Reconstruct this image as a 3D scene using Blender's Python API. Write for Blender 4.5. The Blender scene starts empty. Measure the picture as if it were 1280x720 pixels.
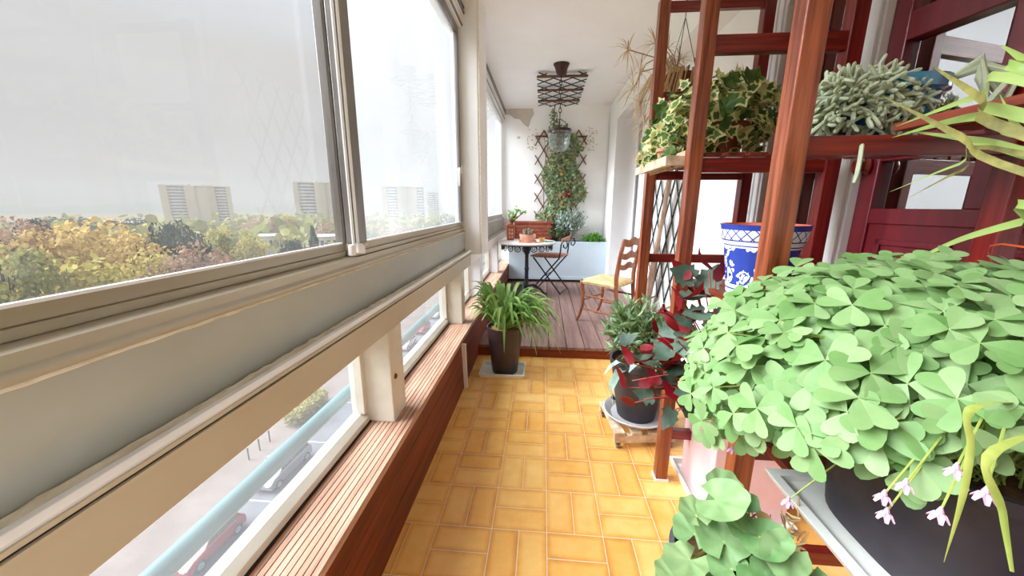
import bpy, math, random
from mathutils import Vector, Matrix
R = random.Random
pi = math.pi
sc = bpy.context.scene
col = sc.collection

# ------------------------------------------------------------------ camera
F_PX = 457.4
HC = 1.156
_p, _y, _r = math.radians(12.724), math.radians(4.805), math.radians(.217)
FW = Vector((-math.sin(_y)*math.cos(_p), math.cos(_y)*math.cos(_p), -math.sin(_p)))
RT = Vector((math.cos(_y), math.sin(_y), 0))
UP = RT.cross(FW)
RT, UP = RT*math.cos(_r)+UP*math.sin(_r), UP*math.cos(_r)-RT*math.sin(_r)
CAM = Vector((0, 0, HC))
cd = bpy.data.cameras.new('camera')
cd.sensor_fit = 'HORIZONTAL'; cd.sensor_width = 36; cd.lens = 36*F_PX/1280
cd.clip_start = .02; cd.clip_end = 5000
cam = bpy.data.objects.new('camera', cd); col.objects.link(cam)
cam.matrix_world = Matrix.Translation(CAM) @ Matrix((RT, UP, -FW)).transposed().to_4x4()
sc.camera = cam

def ray(x, y): return (x-640)*RT+(360-y)*UP+F_PX*FW
def atY(x, y, Y): d = ray(x, y); return CAM+d*(Y/d.y)
def atX(x, y, X): d = ray(x, y); return CAM+d*(X/d.x)
def atZ(x, y, Z): d = ray(x, y); return CAM+d*((Z-HC)/d.z)
def atD(x, y, D): return CAM+ray(x, y).normalized()*D

# ------------------------------------------------------------------ materials
def srgb(r, g, b):
    f = lambda c: c/12.92 if c <= .04045 else ((c+.055)/1.055)**2.4
    return (f(r/255), f(g/255), f(b/255), 1)

class NT:
    def __init__(s, m):
        s.m = m; s.t = m.node_tree; s.n = s.t.nodes; s.l = s.t.links
        s.n.clear()
        s.out = s.n.new('ShaderNodeOutputMaterial')
    def a(s, typ, **kw):
        n = s.n.new(typ)
        for k, v in kw.items():
            if k in n.inputs: n.inputs[k].default_value = v
            else: setattr(n, k, v)
        return n
    def k(s, a, b): s.l.new(a, b)

MATS = {}
def mat(name, c1, c2=None, rough=.6, scale=(8, 8, 8), spec=.4, metal=0, bump=0, bscale=None, island=0, transl=0, coat=0, detail=4, back=None):
    """noise-mixed principled; island: per-leaf value change; transl: leaf translucency; back: colour of back faces"""
    m = bpy.data.materials.new(name); m.use_nodes = True
    t = NT(m)
    tc = t.a('ShaderNodeTexCoord')
    mp = t.a('ShaderNodeMapping'); mp.inputs['Scale'].default_value = scale
    t.k(tc.outputs['Object'], mp.inputs['Vector'])
    nz = t.a('ShaderNodeTexNoise', Scale=1.0, Detail=detail, Roughness=.6)
    t.k(mp.outputs[0], nz.inputs['Vector'])
    mix = t.a('ShaderNodeMix', data_type='RGBA')
    mix.inputs[6].default_value = c1; mix.inputs[7].default_value = c2 or c1
    cr = t.a('ShaderNodeMapRange'); cr.inputs[1].default_value = .35; cr.inputs[2].default_value = .65
    t.k(nz.outputs['Fac'], cr.inputs[0])
    fac = cr.outputs[0]
    if island:
        ge = t.a('ShaderNodeNewGeometry')
        if c2:
            ad = t.a('ShaderNodeMath', operation='ADD', use_clamp=True)
            mu = t.a('ShaderNodeMath', operation='MULTIPLY'); mu.inputs[1].default_value = .3
            su = t.a('ShaderNodeMath', operation='MULTIPLY'); su.inputs[1].default_value = .75
            t.k(fac, mu.inputs[0]); t.k(ge.outputs['Random Per Island'], su.inputs[0])
            t.k(mu.outputs[0], ad.inputs[0]); t.k(su.outputs[0], ad.inputs[1])
            fac = ad.outputs[0]
    t.k(fac, mix.inputs[0])
    colr = mix.outputs[2]
    if back:
        ge2 = t.a('ShaderNodeNewGeometry')
        mb_ = t.a('ShaderNodeMix', data_type='RGBA'); mb_.inputs[7].default_value = back
        t.k(ge2.outputs['Backfacing'], mb_.inputs[0]); t.k(colr, mb_.inputs[6]); colr = mb_.outputs[2]
    bs = t.a('ShaderNodeBsdfPrincipled', Roughness=rough, Metallic=metal)
    bs.inputs['Specular IOR Level'].default_value = spec
    bs.inputs['Coat Weight'].default_value = coat
    t.k(colr, bs.inputs['Base Color'])
    if bump:
        bp = t.a('ShaderNodeBump', Strength=bump, Distance=.003)
        if bscale:
            mp2 = t.a('ShaderNodeMapping'); mp2.inputs['Scale'].default_value = bscale
            n2 = t.a('ShaderNodeTexNoise', Scale=1.0, Detail=3.0)
            t.k(tc.outputs['Object'], mp2.inputs['Vector']); t.k(mp2.outputs[0], n2.inputs['Vector'])
            t.k(n2.outputs['Fac'], bp.inputs['Height'])
        else:
            t.k(nz.outputs['Fac'], bp.inputs['Height'])
        t.k(bp.outputs[0], bs.inputs['Normal'])
    sh = bs.outputs[0]
    if transl:
        tr = t.a('ShaderNodeBsdfTranslucent'); t.k(colr, tr.inputs['Color'])
        mx = t.a('ShaderNodeMixShader'); mx.inputs[0].default_value = transl
        t.k(sh, mx.inputs[1]); t.k(tr.outputs[0], mx.inputs[2]); sh = mx.outputs[0]
    t.k(sh, t.out.inputs['Surface'])
    MATS[name] = m
    return m

def glass_mat(name, tint=(1, 1, 1, 1), gloss=.06, film=0., rough=0.0, filmcol=(.9, .9, .9, 1)):
    m = bpy.data.materials.new(name); m.use_nodes = True; t = NT(m)
    tr = t.a('ShaderNodeBsdfTransparent'); tr.inputs[0].default_value = tint
    gl = t.a('ShaderNodeBsdfGlossy', Roughness=rough)
    mx = t.a('ShaderNodeMixShader')
    if gloss < .3:
        lw = t.a('ShaderNodeLayerWeight', Blend=.5); pw = t.a('ShaderNodeMath', operation='POWER'); pw.inputs[1].default_value = 5
        ma = t.a('ShaderNodeMath', operation='MULTIPLY_ADD'); ma.inputs[1].default_value = .5; ma.inputs[2].default_value = .02
        t.k(lw.outputs['Facing'], pw.inputs[0]); t.k(pw.outputs[0], ma.inputs[0]); t.k(ma.outputs[0], mx.inputs[0])
    else: mx.inputs[0].default_value = gloss
    t.k(tr.outputs[0], mx.inputs[1]); t.k(gl.outputs[0], mx.inputs[2])
    sh = mx.outputs[0]
    if film:
        tl = t.a('ShaderNodeBsdfTranslucent'); tl.inputs[0].default_value = filmcol
        tc = t.a('ShaderNodeTexCoord'); nz = t.a('ShaderNodeTexNoise', Scale=2.2, Detail=3.0)
        t.k(tc.outputs['Object'], nz.inputs['Vector'])
        mr = t.a('ShaderNodeMapRange'); mr.inputs[1].default_value = .2; mr.inputs[2].default_value = .8
        mr.inputs[3].default_value = film*.65; mr.inputs[4].default_value = film*1.35
        t.k(nz.outputs['Fac'], mr.inputs[0])
        m2 = t.a('ShaderNodeMixShader'); t.k(mr.outputs[0], m2.inputs[0])
        t.k(sh, m2.inputs[1]); t.k(tl.outputs[0], m2.inputs[2]); sh = m2.outputs[0]
    t.k(sh, t.out.inputs['Surface']); MATS[name] = m
    return m

def tile_mat():
    """basket-weave ochre tiles, 20 cm squares of two tiles each"""
    m = bpy.data.materials.new('ochre_tile'); m.use_nodes = True; t = NT(m)
    M = lambda op, a=None, b=None: _m(t, op, a, b)
    tc = t.a('ShaderNodeTexCoord'); sp = t.a('ShaderNodeSeparateXYZ'); t.k(tc.outputs['Object'], sp.inputs[0])
    u = M('DIVIDE', M('SUBTRACT', sp.outputs[0], .036), .2)
    v = M('DIVIDE', M('SUBTRACT', sp.outputs[1], 1.105), .2)
    cu, cv = M('FLOOR', u), M('FLOOR', v)
    fu, fv = M('FRACT', u), M('FRACT', v)
    par = M('FLOORED_MODULO', M('ADD', cu, cv), 2)          # 0: long along Y (split in u)
    def mixv(a, b): # par 0 -> a, 1 -> b
        return M('ADD', M('MULTIPLY', a, M('SUBTRACT', 1, par)), M('MULTIPLY', b, par))
    s = mixv(fu, fv); l = mixv(fv, fu)
    half = M('FLOOR', M('MULTIPLY', s, 2)); s2 = M('FRACT', M('MULTIPLY', s, 2))
    ds = M('MULTIPLY', M('MINIMUM', s2, M('SUBTRACT', 1, s2)), .1)
    dl = M('MULTIPLY', M('MINIMUM', l, M('SUBTRACT', 1, l)), .2)
    d = M('MINIMUM', ds, dl)
    cx = t.a('ShaderNodeCombineXYZ'); t.k(cu, cx.inputs[0]); t.k(cv, cx.inputs[1]); t.k(half, cx.inputs[2])
    wn = t.a('ShaderNodeTexWhiteNoise', noise_dimensions='3D'); t.k(cx.outputs[0], wn.inputs['Vector'])
    nz = t.a('ShaderNodeTexNoise', Scale=11.0, Detail=5.0, Roughness=.62); t.k(tc.outputs['Object'], nz.inputs['Vector'])
    ed = t.a('ShaderNodeMapRange'); t.k(d, ed.inputs[0]); ed.inputs[1].default_value = .002; ed.inputs[2].default_value = .022
    fac = M('ADD', M('ADD', M('MULTIPLY', wn.outputs['Value'], .3), M('MULTIPLY', ed.outputs[0], .36)), M('MULTIPLY', nz.outputs['Fac'], .75))
    rp = t.a('ShaderNodeValToRGB'); t.k(M('MULTIPLY', fac, .8), rp.inputs[0])
    e = rp.color_ramp.elements
    e[0].position = .2; e[0].color = srgb(200, 128, 62)
    e[1].position = .95; e[1].color = srgb(248, 206, 128)
    k = e.new(.55); k.color = srgb(236, 172, 84)
    g = t.a('ShaderNodeMapRange'); t.k(d, g.inputs[0]); g.inputs[1].default_value = .0012; g.inputs[2].default_value = .0026
    mx = t.a('ShaderNodeMix', data_type='RGBA'); t.k(g.outputs[0], mx.inputs[0])
    mx.inputs[6].default_value = srgb(236, 204, 158); t.k(rp.outputs[0], mx.inputs[7])
    bs = t.a('ShaderNodeBsdfPrincipled'); t.k(mx.outputs[2], bs.inputs['Base Color'])
    rr = t.a('ShaderNodeMapRange'); t.k(g.outputs[0], rr.inputs[0]); rr.inputs[3].default_value = .8; rr.inputs[4].default_value = .3
    t.k(rr.outputs[0], bs.inputs['Roughness'])
    bs.inputs['Specular IOR Level'].default_value = .45
    bp = t.a('ShaderNodeBump', Strength=.5, Distance=.002); h = M('ADD', g.outputs[0], M('MULTIPLY', nz.outputs['Fac'], .25))
    t.k(h, bp.inputs['Height']); t.k(bp.outputs[0], bs.inputs['Normal'])
    t.k(bs.outputs[0], t.out.inputs['Surface'])
    return m
def _m(t, op, a, b):
    n = t.a('ShaderNodeMath', operation=op)
    for i, q in enumerate((a, b)):
        if q is None: continue
        if isinstance(q, (int, float)): n.inputs[i].default_value = q
        else: t.k(q, n.inputs[i])
    return n.outputs[0]

S = srgb
WOODC = (S(122, 50, 22), S(88, 30, 12))
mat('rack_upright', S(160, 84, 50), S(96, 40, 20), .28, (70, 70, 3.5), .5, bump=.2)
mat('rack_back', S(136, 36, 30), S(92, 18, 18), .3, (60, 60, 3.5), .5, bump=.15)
mat('rack_rail', S(140, 42, 28), S(92, 20, 14), .28, (4, 70, 70), .5, bump=.15)
mat('rack_slat', S(140, 60, 36), S(96, 34, 18), .42, (34, 3, 34), .5, bump=.15)
mat('clad_wood', S(126, 54, 24), S(92, 34, 14), .5, (30, 2.5, 30), .35, bump=.2)
mat('sill_wood', S(204, 166, 142), S(170, 126, 102), .55, (40, 3, 40), .3, bump=.15)
mat('deck_wood', S(150, 120, 110), S(118, 90, 84), .6, (26, 2, 26), .3, bump=.2)
mat('riser_wood', S(140, 60, 30), S(106, 38, 18), .5, (3, 30, 30), .35, bump=.2)
mat('weathered_wood', S(222, 204, 178), S(176, 150, 120), .8, (20, 20, 20), .2, bump=.3)
mat('white_wall', S(250, 249, 248), S(243, 241, 239), .85, (1.5, 1.5, 1.5), .2, bump=.1, bscale=(60, 60, 60))
mat('ceiling_paint', S(250, 248, 246), S(244, 241, 238), .9, (1.2, 1.2, 1.2), .2)
mat('cream_paint', S(222, 216, 202), S(206, 198, 182), .45, (5, 5, 5), .4)
mat('beige_paint', S(196, 186, 166), S(186, 174, 152), .5, (1.6, 1.6, 3), .4)
mat('gray_panel', S(176, 178, 170), S(160, 160, 150), .42, (1.4, 1.4, 3), .45)
mat('anodised', S(182, 172, 152), S(162, 146, 120), .35, (3, 1, 8), .5, metal=.25)
mat('dark_alu', S(140, 134, 128), S(112, 106, 102), .35, (6, 6, 2), .5, metal=.5)
mat('pale_alu', S(214, 212, 210), S(198, 194, 190), .35, (4, 4, 1), .5, metal=.2)
mat('white_plastic', S(240, 240, 240), S(228, 228, 228), .35, (9, 9, 9), .5)
mat('caulk', S(232, 226, 210), S(206, 196, 172), .7, (60, 18, 60), .3, bump=.6)
mat('rubber', S(40, 36, 32), None, .7)
mat('column_paint', S(238, 235, 232), S(228, 225, 222), .5, (2, 2, 2), .4)
mat('rail_blue', S(94, 122, 122), S(86, 114, 114), .45, (9, 3, 9), .5)
mat('burgundy', S(118, 24, 36), S(96, 16, 28), .35, (26, 26, 3), .5, bump=.08)
mat('pvc_white', S(240, 239, 240), S(230, 229, 232), .4, (4, 4, 4), .45)
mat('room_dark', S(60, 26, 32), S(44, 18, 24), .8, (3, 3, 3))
mat('curtain', S(206, 200, 212), S(184, 176, 192), .9, (3, 26, .5), .1, transl=.3)
mat('marble', S(236, 230, 226), S(214, 206, 202), .25, (7, 7, 7), .5)
mat('black_iron', S(44, 48, 56), S(30, 32, 38), .5, (30, 30, 30), .5, metal=.4)
mat('folding_wood', S(176, 122, 100), S(150, 96, 76), .5, (4, 30, 30), .35)
mat('chair_wood', S(160, 98, 62), S(124, 66, 38), .42, (24, 24, 5), .45)
mat('rush', S(226, 202, 156), S(196, 164, 116), .8, (14, 60, 14), .2, bump=.8)
mat('pale_blue', S(206, 220, 228), S(196, 212, 222), .5, (3, 3, 3), .4)
mat('lattice_green', S(44, 66, 58), S(30, 46, 42), .5, (20, 20, 20), .4)
mat('lattice_brown', S(116, 70, 44), S(92, 52, 32), .6, (20, 20, 20), .3)
mat('bronze', S(74, 46, 38), S(54, 32, 28), .4, (14, 14, 14), .5, metal=.4)
mat('terracotta', S(168, 98, 76), S(140, 72, 54), .8, (14, 14, 14), .2, bump=.2)
mat('pale_terracotta', S(222, 166, 142), S(204, 140, 116), .8, (14, 14, 14), .2, bump=.2)
mat('soil', S(92, 66, 46), S(58, 40, 28), .95, (60, 60, 60), .1, bump=1)
mat('bark_chips', S(208, 172, 120), S(150, 104, 62), .9, (60, 60, 60), .1, bump=1)
mat('dark_glaze', S(62, 44, 42), S(40, 28, 28), .42, (8, 8, 8), .5, coat=.1)
mat('tray_white', S(238, 238, 230), S(224, 224, 214), .5, (9, 9, 9), .4)
mat('grey_pot', S(74, 66, 70), S(50, 44, 50), .55, (6, 6, 3), .4)
mat('saucer_grey', S(206, 204, 204), S(186, 182, 180), .5, (8, 8, 8), .4)
mat('pink_pot', S(240, 204, 204), S(230, 190, 192), .6, (6, 6, 6), .3)
mat('black_plastic', S(58, 52, 58), S(42, 38, 44), .5, (9, 9, 9), .4)
mat('geranium_pot', S(92, 92, 98), S(74, 74, 80), .5, (9, 9, 9), .4)
mat('yellow_clay', S(222, 184, 110), S(200, 154, 84), .6, (9, 9, 9))
mat('teal_glaze', S(150, 196, 176), S(120, 172, 152), .3, (9, 9, 9))
mat('blue_glaze', S(30, 60, 120), S(24, 120, 150), .18, (14, 14, 14), .6, coat=.4)
# leaves
mat('oxalis_leaf', S(156, 182, 128), S(112, 154, 86), .5, (30, 30, 30), .35, island=1, transl=.32)
mat('oxalis_stem', S(186, 196, 104), S(150, 170, 80), .5, (20, 20, 20), .3, transl=.2)
mat('oxalis_flower', S(228, 160, 210), S(244, 214, 236), .5, (60, 60, 60), .3, island=1, transl=.3)
mat('spider_leaf', S(174, 206, 122), S(96, 148, 64), .42, (10, 10, 10), .4, island=1, transl=.25)
mat('spider_base', S(238, 236, 210), S(214, 216, 160), .5, (10, 10, 10), .3, transl=.2)
mat('strap_leaf', S(184, 204, 128), S(136, 164, 78), .45, (9, 9, 9), .4, island=1, transl=.25)
mat('strap_old_leaf', S(150, 144, 78), S(96, 94, 48), .6, (26, 26, 26), .3, transl=.2)
mat('begonia_leaf', S(116, 140, 116), S(42, 60, 48), .5, (24, 24, 24), .4, island=1, transl=.12, back=S(128, 22, 30))
mat('begonia_red', S(150, 24, 34), S(104, 12, 22), .45, (20, 20, 20), .4, island=1, transl=.25)
mat('begonia_stem', S(190, 96, 84), S(160, 60, 54), .5, (20, 20, 20), .3)
mat('willow_leaf', S(164, 186, 142), S(104, 138, 92), .55, (20, 20, 20), .3, island=1, transl=.2)
mat('grey_leaf', S(204, 218, 208), S(160, 186, 174), .6, (20, 20, 20), .2, island=1, transl=.2)
mat('succulent_leaf', S(186, 208, 190), S(150, 178, 160), .45, (20, 20, 20), .3, transl=.1)
mat('geranium_leaf', S(152, 178, 124), S(76, 122, 64), .5, (30, 30, 30), .35, island=1, transl=.22)
mat('ivy_green', S(112, 146, 66), S(44, 78, 34), .42, (20, 20, 20), .4, island=1, transl=.2)
mat('ivy_cream', S(236, 232, 176), S(206, 208, 130), .45, (20, 20, 20), .4, island=1, transl=.25)
mat('sedum_skin', S(196, 204, 176), S(158, 170, 140), .6, (30, 30, 30), .25, island=1)
mat('climber_leaf', S(150, 174, 126), S(76, 110, 74), .5, (20, 20, 20), .3, island=1, transl=.2)
mat('climber_dull', S(200, 176, 122), S(140, 122, 80), .6, (20, 20, 20), .3, island=1, transl=.2)
mat('fresh_leaf', S(132, 190, 84), S(84, 148, 52), .5, (20, 20, 20), .3, island=1, transl=.25)
mat('dry_straw', S(216, 190, 144), S(184, 150, 104), .8, (20, 20, 20), .2, island=1, transl=.15)
mat('vine_bark', S(196, 170, 150), S(160, 130, 110), .85, (30, 30, 8), .2, bump=.5)
mat('stem_brown', S(130, 96, 66), S(96, 66, 44), .8, (20, 20, 20), .2)
mat('red_bloom', S(150, 30, 50), S(110, 16, 34), .5, (20, 20, 20), .3, island=1, transl=.2)
mat('orange_bloom', S(220, 110, 60), S(190, 76, 40), .5, (20, 20, 20), .3, island=1)
# outside
mat('leaf_yellow', S(212, 184, 116), S(166, 140, 84), .8, (.3, .3, .3), .1, island=1, transl=.35)
mat('leaf_gold', S(206, 190, 110), S(150, 142, 78), .8, (.3, .3, .3), .1, island=1, transl=.35)
mat('leaf_conifer', S(70, 88, 66), S(44, 60, 48), .8, (.3, .3, .3), .1, island=1, transl=.1)
mat('leaf_russet', S(184, 150, 122), S(144, 116, 94), .8, (.3, .3, .3), .1, island=1, transl=.3)
mat('leaf_olive', S(168, 164, 98), S(120, 124, 72), .8, (.3, .3, .3), .1, island=1, transl=.3)
mat('trunk', S(96, 82, 70), S(70, 58, 50), .9, (2, 2, 2), .1)
mat('tower_wall', S(212, 198, 172), S(202, 188, 162), .8, (.1, .1, .1), .2)
mat('tower_dark', S(74, 78, 96), S(56, 60, 78), .5, (.3, .3, .3), .3)
mat('tower_white', S(232, 232, 232), S(216, 216, 220), .6, (.3, .3, .3), .2)
mat('asphalt', S(116, 114, 116), S(102, 100, 102), .85, (.5, .5, .5), .2)
mat('paving', S(132, 117, 108), S(119, 104, 95), .85, (.4, .4, .4), .2)
mat('ground_soil', S(150, 140, 96), S(120, 104, 76), .9, (.05, .05, .05), .1)
mat('road_paint', S(170, 168, 164), None, .7)
mat('car_red', S(164, 26, 38), S(154, 22, 32), .25, (1, 1, 1), .6, coat=.6)
mat('car_silver', S(150, 152, 156), S(142, 144, 148), .25, (1, 1, 1), .6, coat=.6, metal=.3)
mat('car_white', S(206, 206, 208), S(200, 200, 202), .25, (1, 1, 1), .6, coat=.6)
mat('car_glass', S(52, 58, 66), S(40, 46, 54), .1, (1, 1, 1), .7)
mat('tyre', S(40, 40, 42), S(52, 52, 54), .8, (5, 5, 5))
mat('hub', S(200, 200, 204), None, .3, metal=.6)
mat('hill_green', S(110, 124, 110), S(92, 104, 96), .9, (.01, .01, .01), .1)
MATS['tile'] = tile_mat()
glass_mat('sash_glass', (.97, .965, .96, 1), .05, .02, filmcol=(.42, .42, .42, 1))
glass_mat('veiled_glass', (.97, .98, .98, 1), .05, .10, filmcol=(.66, .66, .665, 1))
glass_mat('low_glass', (.97, .98, .98, 1), .05, .09, filmcol=(.42, .42, .42, 1))
glass_mat('mirror_glass', (.6, .5, .55, 1), .78, 0)
glass_mat('lantern_glass', (.95, .97, .97, 1), .05, .05, rough=.02)

# ------------------------------------------------------------------ mesh builder
OFF = {}
class MB:
    def __init__(s): s.v = []; s.f = []; s.m = []
    def add(s, vs, fs, mi=0):
        n = len(s.v); s.v += [Vector(q) for q in vs]
        s.f += [tuple(i+n for i in f) for f in fs]; s.m += [mi]*len(fs)
        return s
    def box(s, x0, x1, y0, y1, z0, z1, mi=0):
        return s.add([(x0, y0, z0), (x1, y0, z0), (x1, y1, z0), (x0, y1, z0), (x0, y0, z1), (x1, y0, z1), (x1, y1, z1), (x0, y1, z1)],
                     [(0, 3, 2, 1), (4, 5, 6, 7), (0, 1, 5, 4), (1, 2, 6, 5), (2, 3, 7, 6), (3, 0, 4, 7)], mi)
    def bar(s, p0, p1, w, h, up=(0, 0, 1), mi=0):
        p0, p1 = Vector(p0), Vector(p1); d = (p1-p0).normalized(); up = Vector(up)
        a = d.cross(up)
        if a.length < 1e-4: a = d.cross(Vector((1, 0, 0)))
        a.normalize(); b = a.cross(d)
        q = []
        for p in (p0, p1):
            for i, j in ((-1, -1), (1, -1), (1, 1), (-1, 1)): q.append(p+a*(i*w/2)+b*(j*h/2))
        return s.add(q, [(3, 2, 1, 0), (4, 5, 6, 7), (0, 1, 5, 4), (1, 2, 6, 5), (2, 3, 7, 6), (3, 0, 4, 7)], mi)
    def prism(s, poly, axis, a, b, mi=0):
        """poly in the two other axes (order x,y,z), extruded along axis"""
        def P(q, t):
            return {'x': (t, q[0], q[1]), 'y': (q[0], t, q[1]), 'z': (q[0], q[1], t)}[axis]
        n = len(poly); vs = [P(q, a) for q in poly]+[P(q, b) for q in poly]
        ar = sum(poly[i][0]*poly[(i+1) % n][1]-poly[(i+1) % n][0]*poly[i][1] for i in range(n))
        flip = (ar > 0) ^ (axis == 'y') ^ (b < a)
        fs = [tuple(range(n)), tuple(range(2*n-1, n-1, -1))]+[(i, i+n, (i+1) % n+n, (i+1) % n) for i in range(n)]
        if flip: fs = [tuple(reversed(f)) for f in fs]
        return s.add(vs, fs, mi)
    def tube(s, pts, r, seg=8, cap=True, mi=0, flat=1.0):
        pts = [Vector(p) for p in pts]; n = len(pts)
        rr = [r]*n if isinstance(r, (int, float)) else list(r)
        d0 = (pts[1]-pts[0]).normalized()
        u = d0.cross(Vector((0, 0, 1)))
        if u.length < .05: u = d0.cross(Vector((0, 1, 0)))
        u.normalize(); vs = []; fs = []
        for i, p in enumerate(pts):
            d = (pts[min(i+1, n-1)]-pts[max(i-1, 0)]).normalized()
            u = (u-d*u.dot(d)).normalized(); w = d.cross(u)
            for k in range(seg):
                a = 2*pi*k/seg; vs.append(p+(u*math.cos(a)+w*math.sin(a)*flat)*rr[i])
        for i in range(n-1):
            for k in range(seg):
                k2 = (k+1) % seg; fs.append((i*seg+k, i*seg+k2, (i+1)*seg+k2, (i+1)*seg+k))
        if cap:
            fs.append(tuple(reversed(range(seg)))); fs.append(tuple((n-1)*seg+k for k in range(seg)))
        return s.add(vs, fs, mi)
    def lathe(s, prof, c=(0, 0, 0), seg=32, sx=1, sy=1, power=None, mi=0, rot=0):
        c = Vector(c); vs = []; fs = []; n = len(prof)
        for r, z in prof:
            for k in range(seg):
                a = 2*pi*k/seg; ca, sa = math.cos(a), math.sin(a)
                if power:
                    q = (abs(ca)**power+abs(sa)**power)**(-1/power); ca *= q; sa *= q
                x, y = r*ca*sx, r*sa*sy
                vs.append(c+Vector((x*math.cos(rot)-y*math.sin(rot), x*math.sin(rot)+y*math.cos(rot), z)))
        for i in range(n-1):
            for k in range(seg):
                k2 = (k+1) % seg; fs.append((i*seg+k, i*seg+k2, (i+1)*seg+k2, (i+1)*seg+k))
        return s.add(vs, fs, mi)
    def ribbon(s, pts, ws, side=None, fold=.15, mi=0):
        """strap leaf, V section; side: preferred sideways vector"""
        pts = [Vector(p) for p in pts]; n = len(pts); vs = []; fs = []
        for i, p in enumerate(pts):
            d = (pts[min(i+1, n-1)]-pts[max(i-1, 0)]).normalized()
            a = Vector(side) if side is not None else d.cross(Vector((0, 0, 1)))
            a = a-d*a.dot(d)
            if a.length < 1e-3: a = d.cross(Vector((0, 1, 0)))
            a.normalize(); nn = a.cross(d)
            w = ws[i]/2
            vs += [p-a*w+nn*w*fold*2, p, p+a*w+nn*w*fold*2]
        for i in range(n-1):
            b = i*3
            fs += [(b, b+1, b+4, b+3), (b+1, b+2, b+5, b+4)]
        return s.add(vs, fs, mi)
    def fan(s, outline, c, u, v, n, cup=0., mi=0, mid=0.):
        """leaf from a 2D outline (x along u, y along v) round centre (mid,0); cup bends the rim along n"""
        c = Vector(c); vs = [c+u*mid]; fs = []
        for x, y in outline:
            r2 = (x-mid)**2+y*y
            vs.append(c+u*x+v*y+n*(cup*r2))
        k = len(outline)
        if sum(outline[i][0]*outline[(i+1) % k][1]-outline[(i+1) % k][0]*outline[i][1] for i in range(k)) < 0:
            vs[1:] = vs[:0:-1]
        for i in range(k): fs.append((0, i+1, (i+1) % k+1))
        return s.add(vs, fs, mi)
    def build(s, name, m, parent=None, bevel=0, smooth=True, ang=38, subsurf=0, local=False):
        me = bpy.data.meshes.new(name)
        off = OFF.get(parent.name, Vector()) if (parent is not None and not local) else Vector()
        me.from_pydata([v-off for v in s.v], [], s.f)
        for q in ([m] if isinstance(m, str) else m): me.materials.append(MATS[q])
        if len(me.materials) > 1: me.polygons.foreach_set('material_index', s.m)
        if smooth:
            me.polygons.foreach_set('use_smooth', [True]*len(s.f)); me.set_sharp_from_angle(angle=math.radians(ang))
        me.update()
        o = bpy.data.objects.new(name, me); col.objects.link(o)
        if parent is not None:
            o.parent = parent; OFF[o.name] = off
        if bevel:
            b = o.modifiers.new('bevel', 'BEVEL'); b.width = bevel; b.segments = 2; b.limit_method = 'ANGLE'; b.angle_limit = math.radians(40)
        if subsurf:
            b = o.modifiers.new('sub', 'SUBSURF'); b.levels = subsurf; b.render_levels = subsurf
        return o

def tag(o, label, cat, group=None, kind=None):
    o['label'] = label; o['category'] = cat
    if group: o['group'] = group
    if kind: o['kind'] = kind
    return o
def thing(name, loc, label, cat, group=None, rz=0):
    o = bpy.data.objects.new(name, None); col.objects.link(o)
    o.empty_display_size = .05
    o.location = loc; o.rotation_euler.z = rz; OFF[o.name] = Vector(loc)
    return tag(o, label, cat, group)
def st(o, label=None, cat=None):
    o['kind'] = 'structure'
    if label: o['label'] = label
    if cat: o['category'] = cat
    return o
def copy_tree(o, parent=None):
    c = o.copy(); col.objects.link(c)
    if parent is not None: c.parent = parent
    for ch in o.children: copy_tree(ch, c)
    return c
def hexv(v): return Vector(v)

def lathe_pot(rb, rt, h, wall=.012, rim=.0, z0=0.):
    """profile of an open pot (outside up, rim, inside down to the soil)"""
    p = [(0, z0), (rb*.96, z0), (rb, z0+.006)]
    if rim: p += [(rt-.004, z0+h-rim), (rt+.006, z0+h-rim+.004), (rt+.006, z0+h)]
    else: p += [(rb+(rt-rb)*.5, z0+h*.5), (rt, z0+h-.004), (rt-.003, z0+h)]
    p += [(rt-wall, z0+h), (rt-wall-.004, z0+h*.84)]
    return p
def soil_disc(r, z, c, seg=24, rnd=None, sx=1, sy=1, power=None):
    mb = MB(); mb.lathe([(0, z+.012), (r*.5, z+.010), (r, z), (r, z-.01), (0, z-.012)], c, seg, sx, sy, power); return mb

# ================================================================== SETTING
YN, YB = -1.2, 5.5
CZ = 2.485
DZ = .092
mb = MB(); mb.box(-.66, 1.2, YN, 2.68, -.12, 0); st(mb.build('floor', 'tile', smooth=False), 'ochre basket-weave tiled floor of the enclosed balcony', 'floor')
# deck of planks
mb = MB(); rr = R(5); x = -.489
while x < 1.04:
    x2 = min(x+.138, 1.045); mb.box(x+.003, x2-.003, 2.672, YB, DZ-.024, DZ-rr.random()*.0015); x += .138
st(mb.build('floor_decking', 'deck_wood', smooth=False, bevel=.002), 'grey-brown plank decking raised above the tiles', 'floor')
mb = MB(); mb.box(-.489, .44, 2.68, 2.70, 0, DZ-.026); mb.box(.44, 1.04, 2.682, 2.70, 0, DZ-.026)
st(mb.build('trim_1', 'riser_wood', smooth=False), 'red-brown riser board along the front of the decking', 'trim')
mb = MB(); mb.box(-.489, 1.05, 2.70, YB, -.12, .06); st(mb.build('floor_slab', 'ground_soil', smooth=False))
# ceiling: two fields with a fine joint
mb = MB(); mb.box(-.70, 1.3, YN, 3.86, CZ, CZ+.15); mb.box(-.70, 1.3, 3.864, YB+.1, CZ+.005, CZ+.15)
st(mb.build('ceiling', 'ceiling_paint', smooth=False), 'off-white plastered balcony ceiling', 'ceiling')
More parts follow.
